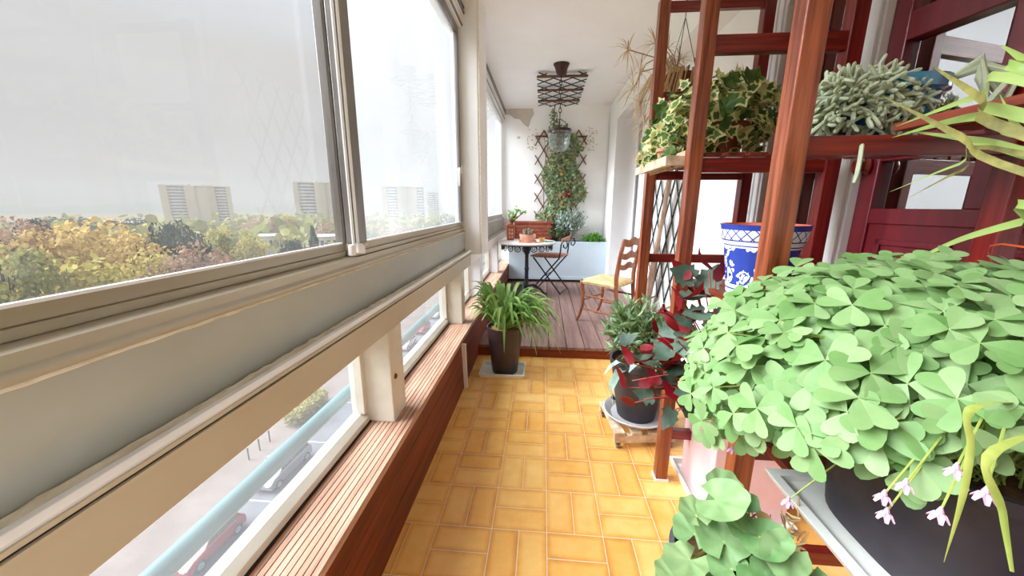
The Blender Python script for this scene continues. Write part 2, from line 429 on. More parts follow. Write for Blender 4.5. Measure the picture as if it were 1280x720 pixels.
# end walls
mb = MB(); mb.box(-.70, 1.3, YB, YB+.12, -.1, CZ+.1)
bw = st(mb.build('wall_back', 'white_wall', smooth=False), 'white end wall of the balcony', 'wall')
mb = MB()   # grey peeled patch at the top left of the end wall, thin flakes
for poly in ([(-.58, 2.47), (-.18, 2.47), (-.16, 2.40), (-.2, 2.34), (-.24, 2.22), (-.31, 2.27), (-.36, 2.33), (-.44, 2.34), (-.5, 2.39), (-.58, 2.40)],
             [(-.40, 2.1), (-.36, 2.11), (-.35, 2.08), (-.39, 2.07)]):
    mb.prism(poly, 'y', YB-.003, YB)
MATS['peeled'] = mat('peeled', S(206, 196, 184), S(192, 182, 170), .9, (9, 9, 9))
o = mb.build('peeled_patch', 'peeled', bw, smooth=False)
mb = MB(); mb.tube([(.865, 5.485, 2.40), (.862, 5.485, 1.6), (.85, 5.485, .70)], .007); mb.box(.84, .87, 5.478, 5.5, 1.42, 1.48)
mb.build('cable', 'pvc_white', bw)
mb = MB(); mb.box(-.70, .2, YN-.12, YN, -.1, 1.0); mb.box(.9, 1.3, YN-.12, YN, -.1, CZ); mb.box(-.7, .9, YN-.12, YN, 2.3, CZ); mb.box(.2, .9, YN-.12, YN, -.1, .2)  # opening added in this unseen wall to let fill daylight in from behind
st(mb.build('wall_front', 'white_wall', smooth=False), 'white end wall behind the camera', 'wall')

# ---- left side, bottom to top
mb = MB()
for z0, z1 in ((0, .118), (.121, .235), (.238, .322)): mb.box(-.515, -.489, YN, YB, z0, z1)
mb.box(-.70, -.515, YN, YB, -.1, .322)
wl = st(mb.build('wall_left', 'clad_wood', smooth=False, bevel=.002), 'red-brown boarded parapet below the lower windows', 'wall')
mb = MB(); mb.bar((-.477, 2.10, .318), (-.482, 2.15, 0), .016, .03, (1, 0, 0)); st(mb.build('trim_2', 'pvc_white', smooth=False))
# slatted sill
mb = MB(); n = 9; x0, x1 = -.64, -.484
for k in range(n):
    a = x0+(x1-x0)*k/n; b = x0+(x1-x0)*(k+1)/n
    mb.box(a+.0016, b-.0016, YN, 2.34, .334, .346); 
mb.box(x0, x1, YN, 2.34, .322, .338)
st(mb.build('sill', 'sill_wood', smooth=False), 'grooved pale brown wooden sill in front of the lower windows', 'sill')
mb = MB(); mb.box(-.64, -.484, 2.345, YB, .322, .346)
st(mb.build('sill_far', 'sill_wood', smooth=False, bevel=.002), 'plain brown wooden sill at the far end', 'sill')
# posts
posts = [(-.75, -.62), (.13, .255), (1.207, 1.328), (2.40, 2.50), (3.17, 3.30), (4.40, 4.52)]
for k, (a, b) in enumerate(posts[2:]+posts[:2]):
    mb = MB(); mb.box(-.70, -.548, a, b, .346, .708)
    p = st(mb.build('post', 'cream_paint' if k < 2 else 'pvc_white', smooth=False, bevel=.004), None, None)
    if k == 0:
        q = MB(); q.lathe([(0, 0), (.011, 0), (.011, .002), (.008, .006), (.003, .006), (.003, .004), (0, .004)], (0, 0, 0), 16)
        for i, v in enumerate(q.v): q.v[i] = Vector((-.548+v.z, 1.24+v.x, .522+v.y))
        q.build('screw_cap', 'lattice_brown', p)
# lower windows
def low_window(i, a, b):
    fr = MB()
    pr = [(-.645, .346), (-.645, .372), (-.668, .388), (-.70, .388), (-.70, .346)]
    fr.prism(pr, 'y', a, b)
    fr.box(-.70, -.652, a, a+.022, .388, .69); fr.box(-.70, -.652, b-.022, b, .388, .69); fr.box(-.70, -.652, a, b, .69, .708)
    w = st(fr.build('window_%d' % i, 'cream_paint', smooth=False, bevel=.002))
    g = MB(); g.box(-.682, -.678, a+.015, b-.015, .38, .70); g.build('glass', 'low_glass', w, smooth=False)
    g = MB(); g.box(-.6455, -.642, a, b, .3465, .352); g.build('gasket', 'rubber', w, smooth=False)
spans = [(-1.2, -.75), (-.62, .13), (.255, 1.207), (1.328, 2.40), (2.50, 3.17), (3.30, 4.40), (4.52, 5.5)]
for i, (a, b) in enumerate(spans): low_window(i+10, a, b)
# beam (two lengths)
for a, b, mm in ((YN, 2.745, 'beige_paint'), (2.75, YB, 'column_paint')):
    mb = MB(); mb.box(-.70, -.548, a, b, .708, .798)
    o = st(mb.build('beam', mm, smooth=False, bevel=.003), 'beige beam above the lower windows', 'beam')
    if a < 0:
        q = MB(); q.box(-.5478, -.544, a, b, .8005, .807); q.box(-.5478, -.541, a, b, .790, .7965); q.build('rebate_strip', 'beige_paint', o, smooth=False)
        q = MB(); q.box(-.5478, -.5466, a, b, .7968, .8003); q.build('rubber_seal', 'rubber', o, smooth=False)
# sliding track
mb = MB(); mb.box(-.70, -.548, YN, 2.75, .798, .806)
mb.prism([(-.562, .806), (-.548, .806), (-.546, .812), (-.549, .822), (-.561, .822)], 'y', YN, 2.75)
trk = st(mb.build('trim_3', 'pvc_white', smooth=False, bevel=.001), 'pale sliding track along the beam', 'trim')
mb = MB(); rr = R(2); pts = []; y = YN
mb.tube([(-.584+rr.uniform(-.0012, .0012), YN+i*.02, .810+rr.uniform(-.001, .001)) for i in range(198)], [.0085+rr.uniform(-.0014, .0014) for i in range(198)], 6)
mb.build('caulk_bead', 'caulk', trk)
# fixed grey panel and rail above it
mb = MB(); mb.box(-.70, -.595, YN, 2.745, .80, .955)
pn = st(mb.build('panel', 'gray_panel', smooth=False), 'grey-green panel below the sliding sashes', 'panel')
mb = MB(); rr = R(3)
mb.prism([(-.70, .955), (-.592, .955), (-.588, .960), (-.588, .966), (-.598, .972), (-.600, .990), (-.70, .994)], 'y', YN, 2.745)
q = mb.build('panel_rail', 'anodised', pn, smooth=False, bevel=.001)
mb = MB(); mb.tube([(-.593, YN+i*.02, .9535+rr.uniform(-.0008, .0008)) for i in range(197)], [.0032+rr.uniform(-.0008, .0008) for i in range(197)], 5); mb.build('panel_caulk', 'caulk', pn)
# sash 1 (nearer, set back) and sash 2
def sash(i, a, b, xs, film, label, stile_m, rail_m, ls=.034, top=2.285, zb=1.033, z0=.992):
    fr = MB(); d = .014
    fr.box(xs-.03, xs, a, b, z0, z0+.016); fr.box(xs-.03, xs-.006, a, b, z0+.016, zb)
    w = st(fr.build('window_%d' % i, rail_m, smooth=False, bevel=.002), label, 'window')
    q = MB(); q.box(xs-.03, xs, a, b, top, top+.04); q.build('top_rail', stile_m, w, smooth=False)
    q = MB(); q.box(xs-.028, xs, b-.032, b, zb-.001, top); q.box(xs-.001, xs+.004, b-.030, b-.024, zb, top); q.build('stile', stile_m, w, smooth=False, bevel=.003)
    q = MB(); q.box(xs-.028, xs, a, a+ls, zb-.001, top); q.box(xs-.001, xs+.006, a+.004, a+.016, zb, top); q.build('stile', stile_m, w, smooth=False, bevel=.003)
    q = MB(); q.box(xs-.018, xs-.014, a+.02, b-.02, zb-.01, top+.01); q.build('glass', film, w, smooth=False)
    q = MB(); q.box(xs-.013, xs-.004, a+.03, b-.03, zb-.001, zb+.004); q.build('glazing_bead', 'white_plastic', w, smooth=False)
    return w
sash(1, .10, 1.165, -.640, 'sash_glass', 'nearer sliding window sash with a brown bottom rail', 'dark_alu', 'anodised')
sash(20, -1.19, .14, -.604, 'sash_glass', 'sliding window sash behind the camera', 'dark_alu', 'anodised')
w2 = sash(2, 1.135, 2.742, -.604, 'veiled_glass', 'second sliding window sash with veiled glass beside the white column', 'dark_alu', 'anodised', .085)
q = MB()
for dx in (.004, .013): q.box(-.606+dx-.002, -.606+dx+.002, 1.112+dx*1.2, 1.124+dx*1.2, 1.03, 2.29)
q.build('interlock_strip', 'white_plastic', w2, smooth=False)
q = MB(); q.box(-.602, -.588, 1.085, 1.112, 1.000, 1.034); q.build('corner_catch', 'white_plastic', w2, smooth=False, bevel=.003)
q = MB(); q.prism([(1.122, 1.004), (1.165, .998), (1.168, 1.02), (1.15, 1.034), (1.124, 1.036)], 'x', -.600, -.586); q.bar((-.59, 1.16, 1.022), (-.586, 1.19, 1.03), .004, .004); q.build('corner_catch', 'white_plastic', w2, smooth=False, bevel=.003)
# header above the sashes
mb = MB(); mb.box(-.70, -.58, YN, YB, 2.325, CZ); mb.box(-.58, -.565, YN, YB, 2.39, CZ)
hd = st(mb.build('trim_4', 'column_paint', smooth=False, bevel=.004), 'header above the sliding windows', 'trim')
q = MB(); q.box(-.58, -.556, YN, YB, 2.40, 2.412); q.box(-.58, -.556, YN, YB, 2.432, 2.444); q.box(-.58, -.57, YN, YB, 2.33, 2.342); q.build('curtain_track', 'dark_alu', hd, smooth=False)
# column
mb = MB(); mb.prism([(-.66, 2.75), (-.478, 2.75), (-.470, 2.758), (-.440, 2.815), (-.440, 2.93), (-.66, 2.93)], 'z', .79, CZ)
cl = st(mb.build('column', 'column_paint', smooth=False, bevel=.003), 'white boxed column between the sliding windows', 'column')
q = MB(); q.bar((-.466, 2.756, .80), (-.466, 2.756, CZ), .006, .006); q.build('corner_bead', 'caulk', cl, smooth=False)
q = MB(); q.box(-.638, -.618, 2.735, 2.751, .80, 2.3); q.build('jamb_strip', 'white_plastic', cl, smooth=False, bevel=.002)
q = MB(); q.box(-.625, -.60, 2.722, 2.751, 1.38, 1.435); q.tube([(-.612, 2.725, 1.425), (-.608, 2.70, 1.40), (-.61, 2.706, 1.33), (-.612, 2.712, 1.29)], [.008, .009, .007, .005], 8); q.build('window_latch', 'white_plastic', cl, bevel=.002)
# far window beyond the column
mb = MB(); mb.box(-.70, -.60, 2.93, YB, .798, .955); mb.prism([(-.70, .955), (-.592, .955), (-.585, .966), (-.60, .99), (-.70, .994)], 'y', 2.93, YB)
mb.box(-.69, -.556, 2.93, YB, .798, .822)
st(mb.build('panel_far', 'gray_panel', smooth=False, bevel=.002), 'grey panel below the far window', 'panel')
sash(3, 2.93, 5.49, -.604, 'veiled_glass', 'far window sash beyond the white column', 'pale_alu', 'gray_panel')

# ---- right side
mb = MB(); mb.box(.88, 1.3, YN, 4.95, 2.2, CZ); mb.box(.88, 1.3, 4.95, YB, -.1, CZ)      # lintel, far return
wr = st(mb.build('wall_right', 'white_wall', smooth=False), 'white wall and lintel above the recessed windows', 'wall')
mb = MB(); mb.box(1.05, 1.3, 2.08, 4.36, -.1, 2.2); st(mb.build('wall_right_pier', 'white_wall', smooth=False), 'white wall pier carrying the trellis', 'wall')
mb = MB(); mb.box(1.06, 1.3, YN, .77, -.1, 2.2); st(mb.build('wall_right_near', 'white_wall', smooth=False), 'white wall beside the burgundy window', 'wall')
# far recessed window
mb = MB(); mb.box(1.13, 1.18, 4.36, 4.44, 0, 2.2); mb.box(1.13, 1.18, 4.87, 4.95, 0, 2.2); mb.box(1.13, 1.18, 4.44, 4.87, 2.12, 2.2); mb.box(1.13, 1.18, 4.44, 4.87, 0, .5)
w = st(mb.build('window_4', 'pvc_white', smooth=False, bevel=.004), 'white framed window in the far recess', 'window')
q = MB(); q.box(1.15, 1.156, 4.44, 4.87, .5, 2.12); q.build('glass', 'mirror_glass', w, smooth=False)
# french window: white frame, burgundy leaves
mb = MB()
mb.prism([(1.985, 0), (2.08, 0), (2.08, 2.2), (.77, 2.2), (.77, 2.08), (1.95, 2.08), (1.985, 2.04)], 'x', 1.075, 1.2)
mb.box(1.075, 1.2, .77, .84, 0, 2.08); mb.box(1.08, 1.2, 1.435, 1.53, 0, 2.08); mb.box(1.09, 1.2, .84, 2.0, -.1, .30)
mb.box(1.066, 1.075, 2.0, 2.02, 0, 2.1); mb.box(1.066, 1.075, 2.05, 2.07, 0, 2.1); mb.box(1.068, 1.08, 1.445, 1.46, 0, 2.08)
fw_ = st(mb.build('window_5', 'pvc_white', smooth=False, bevel=.003), 'burgundy french window in a white frame', 'window')
def leaf(a, b, z0, z1, sw, turn=0):
    q = MB(); x0, x1 = 1.10, 1.15
    q.box(x0, x1, a, a+sw, z0, z1); q.box(x0, x1, b-sw, b, z0, z1); q.box(x0, x1, a+sw, b-sw, z1-sw, z1); q.box(x0, x1, a+sw, b-sw, z0, z0+sw)
    g = MB(); g.box(1.128, 1.134, a+sw-.004, b-sw+.004, z0+sw-.004, z1-sw+.004)
    ct, sn = math.cos(math.radians(turn)), math.sin(math.radians(turn))
    for mm in (q, g): mm.v = [Vector((1.12+(v.x-1.12)*ct-(v.y-b)*sn, b+(v.x-1.12)*sn+(v.y-b)*ct, v.z)) for v in mm.v]
    o = q.build('casement', 'burgundy', fw_, smooth=False, bevel=.005)
    g.build('pane', 'mirror_glass', o, smooth=False)
    return o
leaf(.84, 1.435, .30, 2.08, .055, 10); lf = leaf(1.53, 1.985, .30, 2.08, .055)
rc_ = fw_.children[0]
q = MB(); a_, b_ = .895, 1.38
q.box(1.108, 1.142, a_, b_, .355, 1.15); q.box(1.10, 1.15, a_, b_, 1.10, 1.15); q.box(1.10, 1.15, a_, b_, 1.302, 1.40); q.box(1.10, 1.15, a_, b_, 1.66, 1.74); q.box(1.10, 1.15, 1.075, 1.135, 1.15, 2.025)
for y0_, y1_ in ((.93, 1.07), (1.14, 1.345)):
    q.box(1.100, 1.108, y0_, y0_+.018, .42, 1.05); q.box(1.100, 1.108, y1_-.018, y1_, .42, 1.05); q.box(1.100, 1.108, y0_, y1_, .42, .438); q.box(1.100, 1.108, y0_, y1_, 1.032, 1.05)
ct, sn = math.cos(math.radians(10)), math.sin(math.radians(10))
q.v = [Vector((1.12+(v.x-1.12)*ct-(v.y-1.435)*sn, 1.435+(v.x-1.12)*sn+(v.y-1.435)*ct, v.z)) for v in q.v]
q.build('muntin', 'burgundy', rc_, smooth=False, bevel=.003)
c2 = leaf
q = MB(); q.lathe([(0, 0), (.016, 0), (.018, .006), (.012, .012), (.008, .02), (.016, .028), (.018, .04), (.012, .05), (0, .052)], (0, 0, 0), 14)
for i, v in enumerate(q.v): q.v[i] = Vector((1.10-v.z, 1.405+v.x*.8, 1.29+v.y*1.6))
q.build('door_knob', 'rack_rail', fw_)
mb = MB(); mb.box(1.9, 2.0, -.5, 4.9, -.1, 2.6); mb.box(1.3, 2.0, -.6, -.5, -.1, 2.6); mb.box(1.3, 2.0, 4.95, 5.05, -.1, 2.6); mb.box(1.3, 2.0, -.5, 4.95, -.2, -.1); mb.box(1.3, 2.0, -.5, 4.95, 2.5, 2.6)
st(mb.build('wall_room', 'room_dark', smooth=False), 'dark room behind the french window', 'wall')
mb = MB(); pts = [(1.24+.012*math.sin(i*1.3), 1.75+i*.012) for i in range(24)]
for z0, z1 in ((.1, 2.1),):
    for i in range(23): mb.add([(pts[i][0], pts[i][1], z0), (pts[i+1][0], pts[i+1][1], z0), (pts[i+1][0], pts[i+1][1], z1), (pts[i][0], pts[i][1], z1)], [(0, 1, 2, 3)])
o = mb.build('sheer_curtain', 'curtain'); tag(o, 'pale sheer curtain hanging behind the left burgundy pane', 'curtain')

# ================================================================== RACK
RY = [1.97, 1.425, .89, .22]     # the frames, far to near
XF, XB, PW = .53, .985, .047
rk = thing('plant_rack', (.76, 1.2, 0), 'tall red-brown wooden plant rack of four ladder frames along the right wall', 'plant rack')
tops = [2.072, 2.10, 2.10, 2.10]
for Y, tp in zip(RY, tops):
    for X in (XF, XB):
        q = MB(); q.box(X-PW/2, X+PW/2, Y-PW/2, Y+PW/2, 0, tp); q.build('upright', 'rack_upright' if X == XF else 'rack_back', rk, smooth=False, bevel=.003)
for Y in RY[:3]:
    q = MB(); q.box(XF-PW/2-.004, XF+PW/2+.004, Y-PW/2-.004, Y+PW/2+.004, 0, .012); q.build('foot_pad', 'pvc_white', rk, smooth=False)
bars = {0: [(2.025, 2.062), (1.645, 1.685), (1.283, 1.325), (.868, .912), (.20, .24)], 1: [(1.652, 1.708), (1.272, 1.322), (.815, .858), (.20, .24)],
        2: [(1.995, 2.04), (1.652, 1.70), (1.262, 1.302), (.815, .858), (.515, .552), (.20, .24)], 3: [(1.262, 1.302), (.515, .552), (.2, .24)]}
for k, zs in bars.items():
    for a, b in zs:
        q = MB(); q.box(XF+PW/2, XB-PW/2, RY[k]-.014, RY[k]+.014, a, b); q.build('crossbar', 'rack_rail', rk, smooth=False, bevel=.002)
def shelf(y0, y1, z, n=5, x0=XF+.03, x1=XB-.03, m='rack_slat'):
    w = (x1-x0)/n
    for i in range(n):
        q = MB(); q.box(x0+i*w+.008, x0+(i+1)*w-.008, y0, y1, z, z+.016); q.build('shelf_slat', m, rk, smooth=False, bevel=.002)
shelf(1.440, 1.956, 1.328)
shelf(.908, 1.16, 1.286, 5, .635)
shelf(.205, .866, 1.306, 3, .70)
shelf(.87, 1.448, .866, 5)
shelf(.205, .905, .556)

# ================================================================== FURNITURE
def V(*a): return Vector(a)
# bistro table
tb = thing('bistro_table', (-.19, 4.36, DZ), 'round bistro table with pale marble top and black iron pedestal', 'table')
TZ = .742
q = MB(); q.lathe([(0, TZ-.026), (.325, TZ-.026), (.338, TZ-.022), (.345, TZ-.013), (.341, TZ-.003), (.333, TZ), (0, TZ)], (-.19, 4.36, 0), 56); q.build('tabletop', 'marble', tb)
q = MB()
for k in range(20):
    a = 2*pi*k/20; c = V(-.19+.30*math.cos(a), 4.36+.30*math.sin(a), TZ-.062); tdir = V(-math.sin(a), math.cos(a), 0)
    q.tube([c+tdir*(.036*math.cos(s))+V(0, 0, .034*math.sin(s)) for s in [i*2*pi/14 for i in range(15)]], .0055, 5)
    q.tube([c+tdir*(.03*(1-i/12)*math.cos(i*.8))+V(0, 0, .03*(1-i/12)*math.sin(i*.8)) for i in range(12)], .0045, 5)
q.lathe([(.302, TZ-.036), (.312, TZ-.036), (.312, TZ-.026), (.302, TZ-.026)], (-.19, 4.36, 0), 40)
q.build('scroll_apron', 'black_iron', tb)
q = MB(); q.lathe([(0, DZ+.06), (.03, DZ+.06), (.034, DZ+.10), (.024, DZ+.13), (.023, DZ+.30), (.03, DZ+.32), (.023, DZ+.34), (.022, TZ-.16), (.034, TZ-.14), (.05, TZ-.07), (.12, TZ-.026), (0, TZ-.026)], (-.19, 4.36, 0), 20); q.build('pedestal', 'black_iron', tb)
for k in range(3):
    a = pi*.5+2*pi*k/3+.5; d = V(math.cos(a), math.sin(a), 0)
    q = MB(); c = V(-.19, 4.36, 0)
    q.tube([c+d*.02+V(0, 0, DZ+.11), c+d*.09+V(0, 0, DZ+.12), c+d*.17+V(0, 0, DZ+.07), c+d*.215+V(0, 0, DZ+.02), c+d*.245+V(0, 0, DZ+.012)], [.015, .017, .014, .012, .014], 8); q.build('leg', 'black_iron', tb)
# folding chair, facing the table (-x), local frame then placed
fc = thing('folding_chair', (.09, 4.60, DZ), 'black iron folding chair with wooden seat tucked behind the bistro table', 'chair', rz=math.radians(-18))
SZ = .455
for s in (-.185, .185):
    q = MB(); q.bar((-.20, s, .002), (.17, s, SZ-.01), .016, .012, (0, 1, 0)); q.build('leg', 'black_iron', fc, smooth=False, bevel=.002, local=True)
    q = MB(); q.bar((.20, s*.93, .002), (-.16, s*.93, SZ-.01), .016, .012, (0, 1, 0)); q.build('leg', 'black_iron', fc, smooth=False, bevel=.002, local=True)
    q = MB(); q.tube([(.17, s, SZ-.02), (.185, s, SZ+.08), (.19, s, SZ+.15), (.21, s, SZ+.20), (.255, s, SZ+.205), (.27, s, SZ+.15), (.245, s, SZ+.115), (.22, s, SZ+.13), (.222, s, SZ+.16)], .009, 6); q.build('scroll_upright', 'black_iron', fc, local=True)
for nm, p0, p1 in (('stretcher', (-.19, -.185, .016), (-.19, .185, .016)), ('stretcher', (.19, -.172, .016), (.19, .172, .016)), ('stretcher', (.0, -.18, .23), (.0, .18, .23))):
    q = MB(); q.tube([p0, p1], .006, 6); q.build(nm, 'black_iron', fc, local=True)
q = MB()
for i in range(7): q.box(-.19+i*.055, -.19+i*.055+.051, -.19, .19, SZ-.008+(.004 if i in (0, 6) else 0), SZ+.014)
q.build('seat', 'folding_wood', fc, smooth=False, bevel=.004, local=True)
q = MB(); q.bar((.205, -.21, SZ+.205), (.205, .21, SZ+.215), .02, .05); q.build('top_rail', 'folding_wood', fc, smooth=False, bevel=.004, local=True)
# rush-seated chair
F1, F2, B1, B2 = V(.372, 3.345, 0), V(.596, 3.628, 0), V(.632, 3.122, 0), V(.838, 3.392, 0)
rc = thing('rush_chair', (.61, 3.37, DZ), 'brown ladder-back chair with woven straw seat on the plank decking', 'chair')
fd = ((F1+F2)-(B1+B2)).normalized(); sd = (F2-F1).normalized(); SZ = .49
for p in (F1, F2):
    q = MB(); q.tube([p+V(0, 0, SZ+.006), p+V(0, 0, SZ-.06), p+fd*-.012+V(0, 0, .36), p+fd*-.006+V(0, 0, .24), p+fd*.02+V(0, 0, .15), p+fd*.05+V(0, 0, DZ+.001)], [.019, .019, .017, .015, .013, .012], 10); q.build('leg', 'chair_wood', rc)
for p in (B1, B2):
    q = MB(); q.tube([p-fd*.05+V(0, 0, DZ+.001), p-fd*.02+V(0, 0, .24), p+V(0, 0, .44), p+fd*.004+V(0, 0, .56), p-fd*.015+V(0, 0, .72), p-fd*.045+V(0, 0, .87), p-fd*.047+V(0, 0, .882)], [.014, .016, .019, .019, .018, .016, .010], 10); q.build('back_post', 'chair_wood', rc)
q = MB(); N = 12; cen = (F1+F2+B1+B2)/4
ring = []
cs = [F1+fd*.012-sd*.015, F2+fd*.012+sd*.015, B2-fd*.0+sd*.012, B1-fd*.0-sd*.012]
top = []; 
for e_ in range(4):
    for i in range(N): top.append(cs[e_].lerp(cs[(e_+1) % 4], i/N))
n = len(top)
vs = [p+V(0, 0, SZ-.03) for p in top]+[p+(p-cen).normalized()*.008+V(0, 0, SZ-.008) for p in top]+[p.lerp(cen, .06)+V(0, 0, SZ+.008) for p in top]+[p.lerp(cen, .5)+V(0, 0, SZ+.012-(0.006 if i % N in (0,) else 0)) for i, p in enumerate(top)]+[cen+V(0, 0, SZ+.004)]
fs = []
for l in range(3):
    for i in range(n): fs.append((l*n+i, l*n+(i+1) % n, (l+1)*n+(i+1) % n, (l+1)*n+i))
for i in range(n): fs.append((3*n+i, 3*n+(i+1) % n, 4*n))
fs.append(tuple(reversed(range(n)))); q.add(vs, [tuple(reversed(f)) for f in fs] if (F2-F1).cross(B2-F2).z < 0 else fs); q.build('seat', 'rush', rc, ang=60)
for a, b, zs in ((F1, B1, (.35, .22)), (F2, B2, (.35, .22)), (F1, F2, (.30,)), (B1, B2, (.26,))):
    for z in zs:
        q = MB(); q.tube([a+V(0, 0, z)-fd*.01, (a+b)/2+V(0, 0, z), b+V(0, 0, z)-fd*.01], [.008, .011, .008], 8); q.build('stretcher', 'chair_wood', rc)
for zc, h, ofs in ((.85, .055, -.04), (.735, .045, -.018), (.64, .04, -.006)):
    q = MB(); n = 17; up_ = []; lo = []
    for i in range(n):
        s_ = i/(n-1); p = B1.lerp(B2, s_)+fd*(ofs-.018*math.sin(pi*s_))
        wv = .010*math.cos(4*pi*s_)+.012*math.sin(pi*s_); wl = .006*math.cos(4*pi*s_)
        up_.append(p+V(0, 0, zc+h/2+wv)); lo.append(p+V(0, 0, zc-h/2+wl))
    t_ = fd*.006; vs = [p+t_ for p in up_]+[p+t_ for p in lo]+[p-t_ for p in up_]+[p-t_ for p in lo]; fs = []
    for i in range(n-1):
        fs += [(i, i+1, n+i+1, n+i), (2*n+i+1, 2*n+i, 3*n+i, 3*n+i+1), (i+1, i, 2*n+i, 2*n+i+1), (n+i, n+i+1, 3*n+i+1, 3*n+i)]
    fs += [(0, n, 3*n, 2*n), (n-1, 3*n-1, 4*n-1, 2*n-1)]
    q.add(vs, fs); q.build('ladder_slat', 'chair_wood', rc)
# pale blue planter box at the end wall
pb = thing('planter_box', (.2, 5.32, DZ), 'long pale blue planter box along the end wall', 'planter')
q = MB(); x0, x1, y0, y1, z0, z1 = -.484, .90-.022, 5.156, 5.495, DZ+.005, .665
q.box(x0, x1, y0, y0+.018, z0+.03, z1); q.box(x0, x1, y1-.018, y1, z0+.03, z1); q.box(x0, x0+.018, y0+.018, y1-.018, z0+.03, z1); q.box(x1-.018, x1, y0+.018, y1-.018, z0+.03, z1); q.box(x0+.018, x1-.018, y0+.018, y1-.018, z0+.03, z0+.05)
q.build('box', 'pale_blue', pb, smooth=False, bevel=.003)
q = MB(); q.box(x0+.04, x1-.04, y0+.012, y1-.02, DZ, z0+.03); q.build('plinth', 'rubber', pb, smooth=False)
q = MB(); q.box(x0, x1, y0-.008, y0, z0+.03, z0+.075); q.build('skirting', 'pale_blue', pb, smooth=False, bevel=.003)
q = MB(); q.box(x0+.018, x1-.018, y0+.018, y1-.018, .60, .63); q.build('soil', 'soil', pb, smooth=False)

# ---- things on the table
jp = thing('terracotta_pot', (-.40, 4.50, TZ), 'tall patterned terracotta pot with a jade tree on the bistro table', 'potted plant')
q = MB(); q.lathe([(0, TZ), (.055, TZ), (.064, TZ+.16), (.078, TZ+.162), (.08, TZ+.186), (.068, TZ+.188), (.064, TZ+.175)], (-.40, 4.50, 0), 4, rot=pi/4+.2); q.build('pot', 'terracotta', jp, smooth=False, bevel=.004)
q = MB()
for i in range(3):
    for s in (-1, 1): 
        c = V(-.40, 4.50, 0)+V(.0*s, 0, TZ+.035+i*.045)
        dx = V(math.cos(.2+pi*1.5), math.sin(.2+pi*1.5), 0)
        tx = V(-dx.y, dx.x, 0)
        cc = c+dx*.0455+tx*.016*s
        q.lathe([(0, 0), (.010, .0), (.010, .002), (0, .004)], (0, 0, 0), 8)
        for k in range(len(q.v)-32, len(q.v)):
            v = q.v[k].copy(); q.v[k] = cc+tx*v.x+V(0, 0, 1)*v.y*1.6+dx*v.z
q.build('moulded_pattern', 'pale_terracotta', jp)
q = soil_disc(.055, TZ+.172, (-.40, 4.50, 0), 10); q.build('soil', 'soil', jp)
rr = R(7)
def branchy(base, tips, r0, mb):
    for t_ in tips:
        m_ = base.lerp(t_, .5)+V(rr.uniform(-.01, .01), rr.uniform(-.01, .01), .012); mb.tube([base, m_, t_], [r0, r0*.7, r0*.4], 6)
base = V(-.40, 4.50, TZ+.175); tips = [V(-.42, 4.5, TZ+.32), V(-.36, 4.46, TZ+.34), V(-.30, 4.5, TZ+.37), V(-.34, 4.54, TZ+.28), V(-.24, 4.5, TZ+.33), V(-.38, 4.47, TZ+.27)]
q = MB(); branchy(base, tips, .012, q); q.lathe([(0, 0), (.03, .0), (.036, .018), (.02, .035), (0, .04)], base, 10); q.build('trunk', 'stem_brown', jp)
OV = [(math.cos(a)*.5+.5, math.sin(a)*.32) for a in [i*2*pi/8 for i in range(8)]]
def basis(n, h):
    """u,v in the plane of normal n, u turned by h"""
    n = Vector(n).normalized(); a = n.cross(V(0, 0, 1))
    if a.length < .05: a = V(1, 0, 0)
    a.normalize(); b = n.cross(a); u = a*math.cos(h)+b*math.sin(h)
    return u, n.cross(u), n
def rnd_dir(r, up=0.):
    while True:
        v = V(r.uniform(-1, 1), r.uniform(-1, 1), r.uniform(-1, 1))
        if .1 < v.length < 1: return (v.normalized()+V(0, 0, up)).normalized()
def leaf_at(mb, c, n, h, L, outline, cup=0., mid=.45, mi=0):
    u, v, nn = basis(n, h); mb.fan([(x*L, y*L) for x, y in outline], c, u, v, nn, cup/L if L else 0, mi, mid*L)
q = MB()
for t_ in tips:
    for i in range(16):
        leaf_at(q, t_+rnd_dir(rr)*rr.uniform(.005, .04), rnd_dir(rr, .8), rr.uniform(0, 6.3), rr.uniform(.024, .036), OV, .3)
q.build('foliage', 'fresh_leaf', jp)
# small round pot on a tray
tr_ = thing('pot_tray', (-.175, 4.20, TZ), 'small terracotta tray under the round pot on the bistro table', 'tray')
q = MB(); q.box(-.275, -.075, 4.13, 4.27, TZ, TZ+.006); q.build('tray_base', 'pale_terracotta', tr_, smooth=False)
q = MB()
for a in ((-.275, -.075, 4.13, 4.136), (-.275, -.075, 4.264, 4.27), (-.275, -.269, 4.136, 4.264), (-.081, -.075, 4.136, 4.264)): q.box(*a, TZ+.006, TZ+.018)
q.build('tray_rim', 'pale_terracotta', tr_, smooth=False)
rp_ = thing('round_pot', (-.175, 4.20, TZ+.0065), 'round pale terracotta bowl of cactus on the table tray', 'potted plant')
q = MB(); z = TZ+.0065; q.lathe([(0, z), (.07, z), (.088, z+.03), (.092, z+.07), (.095, z+.088), (.086, z+.088), (.083, z+.078)], (-.175, 4.20, 0), 28); q.build('pot', 'pale_terracotta', rp_)
q = soil_disc(.083, z+.074, (-.175, 4.20, 0), 16); q.build('soil', 'soil', rp_)
q = MB()
for i in range(26):
    a = rr.uniform(0, 6.3); d = rr.uniform(0, .07); c = V(-.175+d*math.cos(a), 4.20+d*math.sin(a), z+.078); h = rr.uniform(.03, .075)*(1-d*5)+.012
    q.tube([c, c+V(.006*math.cos(a), .006*math.sin(a), h*.5), c+V(.012*math.cos(a), .012*math.sin(a), h)], [.012, .016, .007], 7)
MATS['cactus'] = mat('cactus', S(150, 130, 110), S(110, 100, 84), .8, (60, 60, 60), .2, island=1, bump=.6)
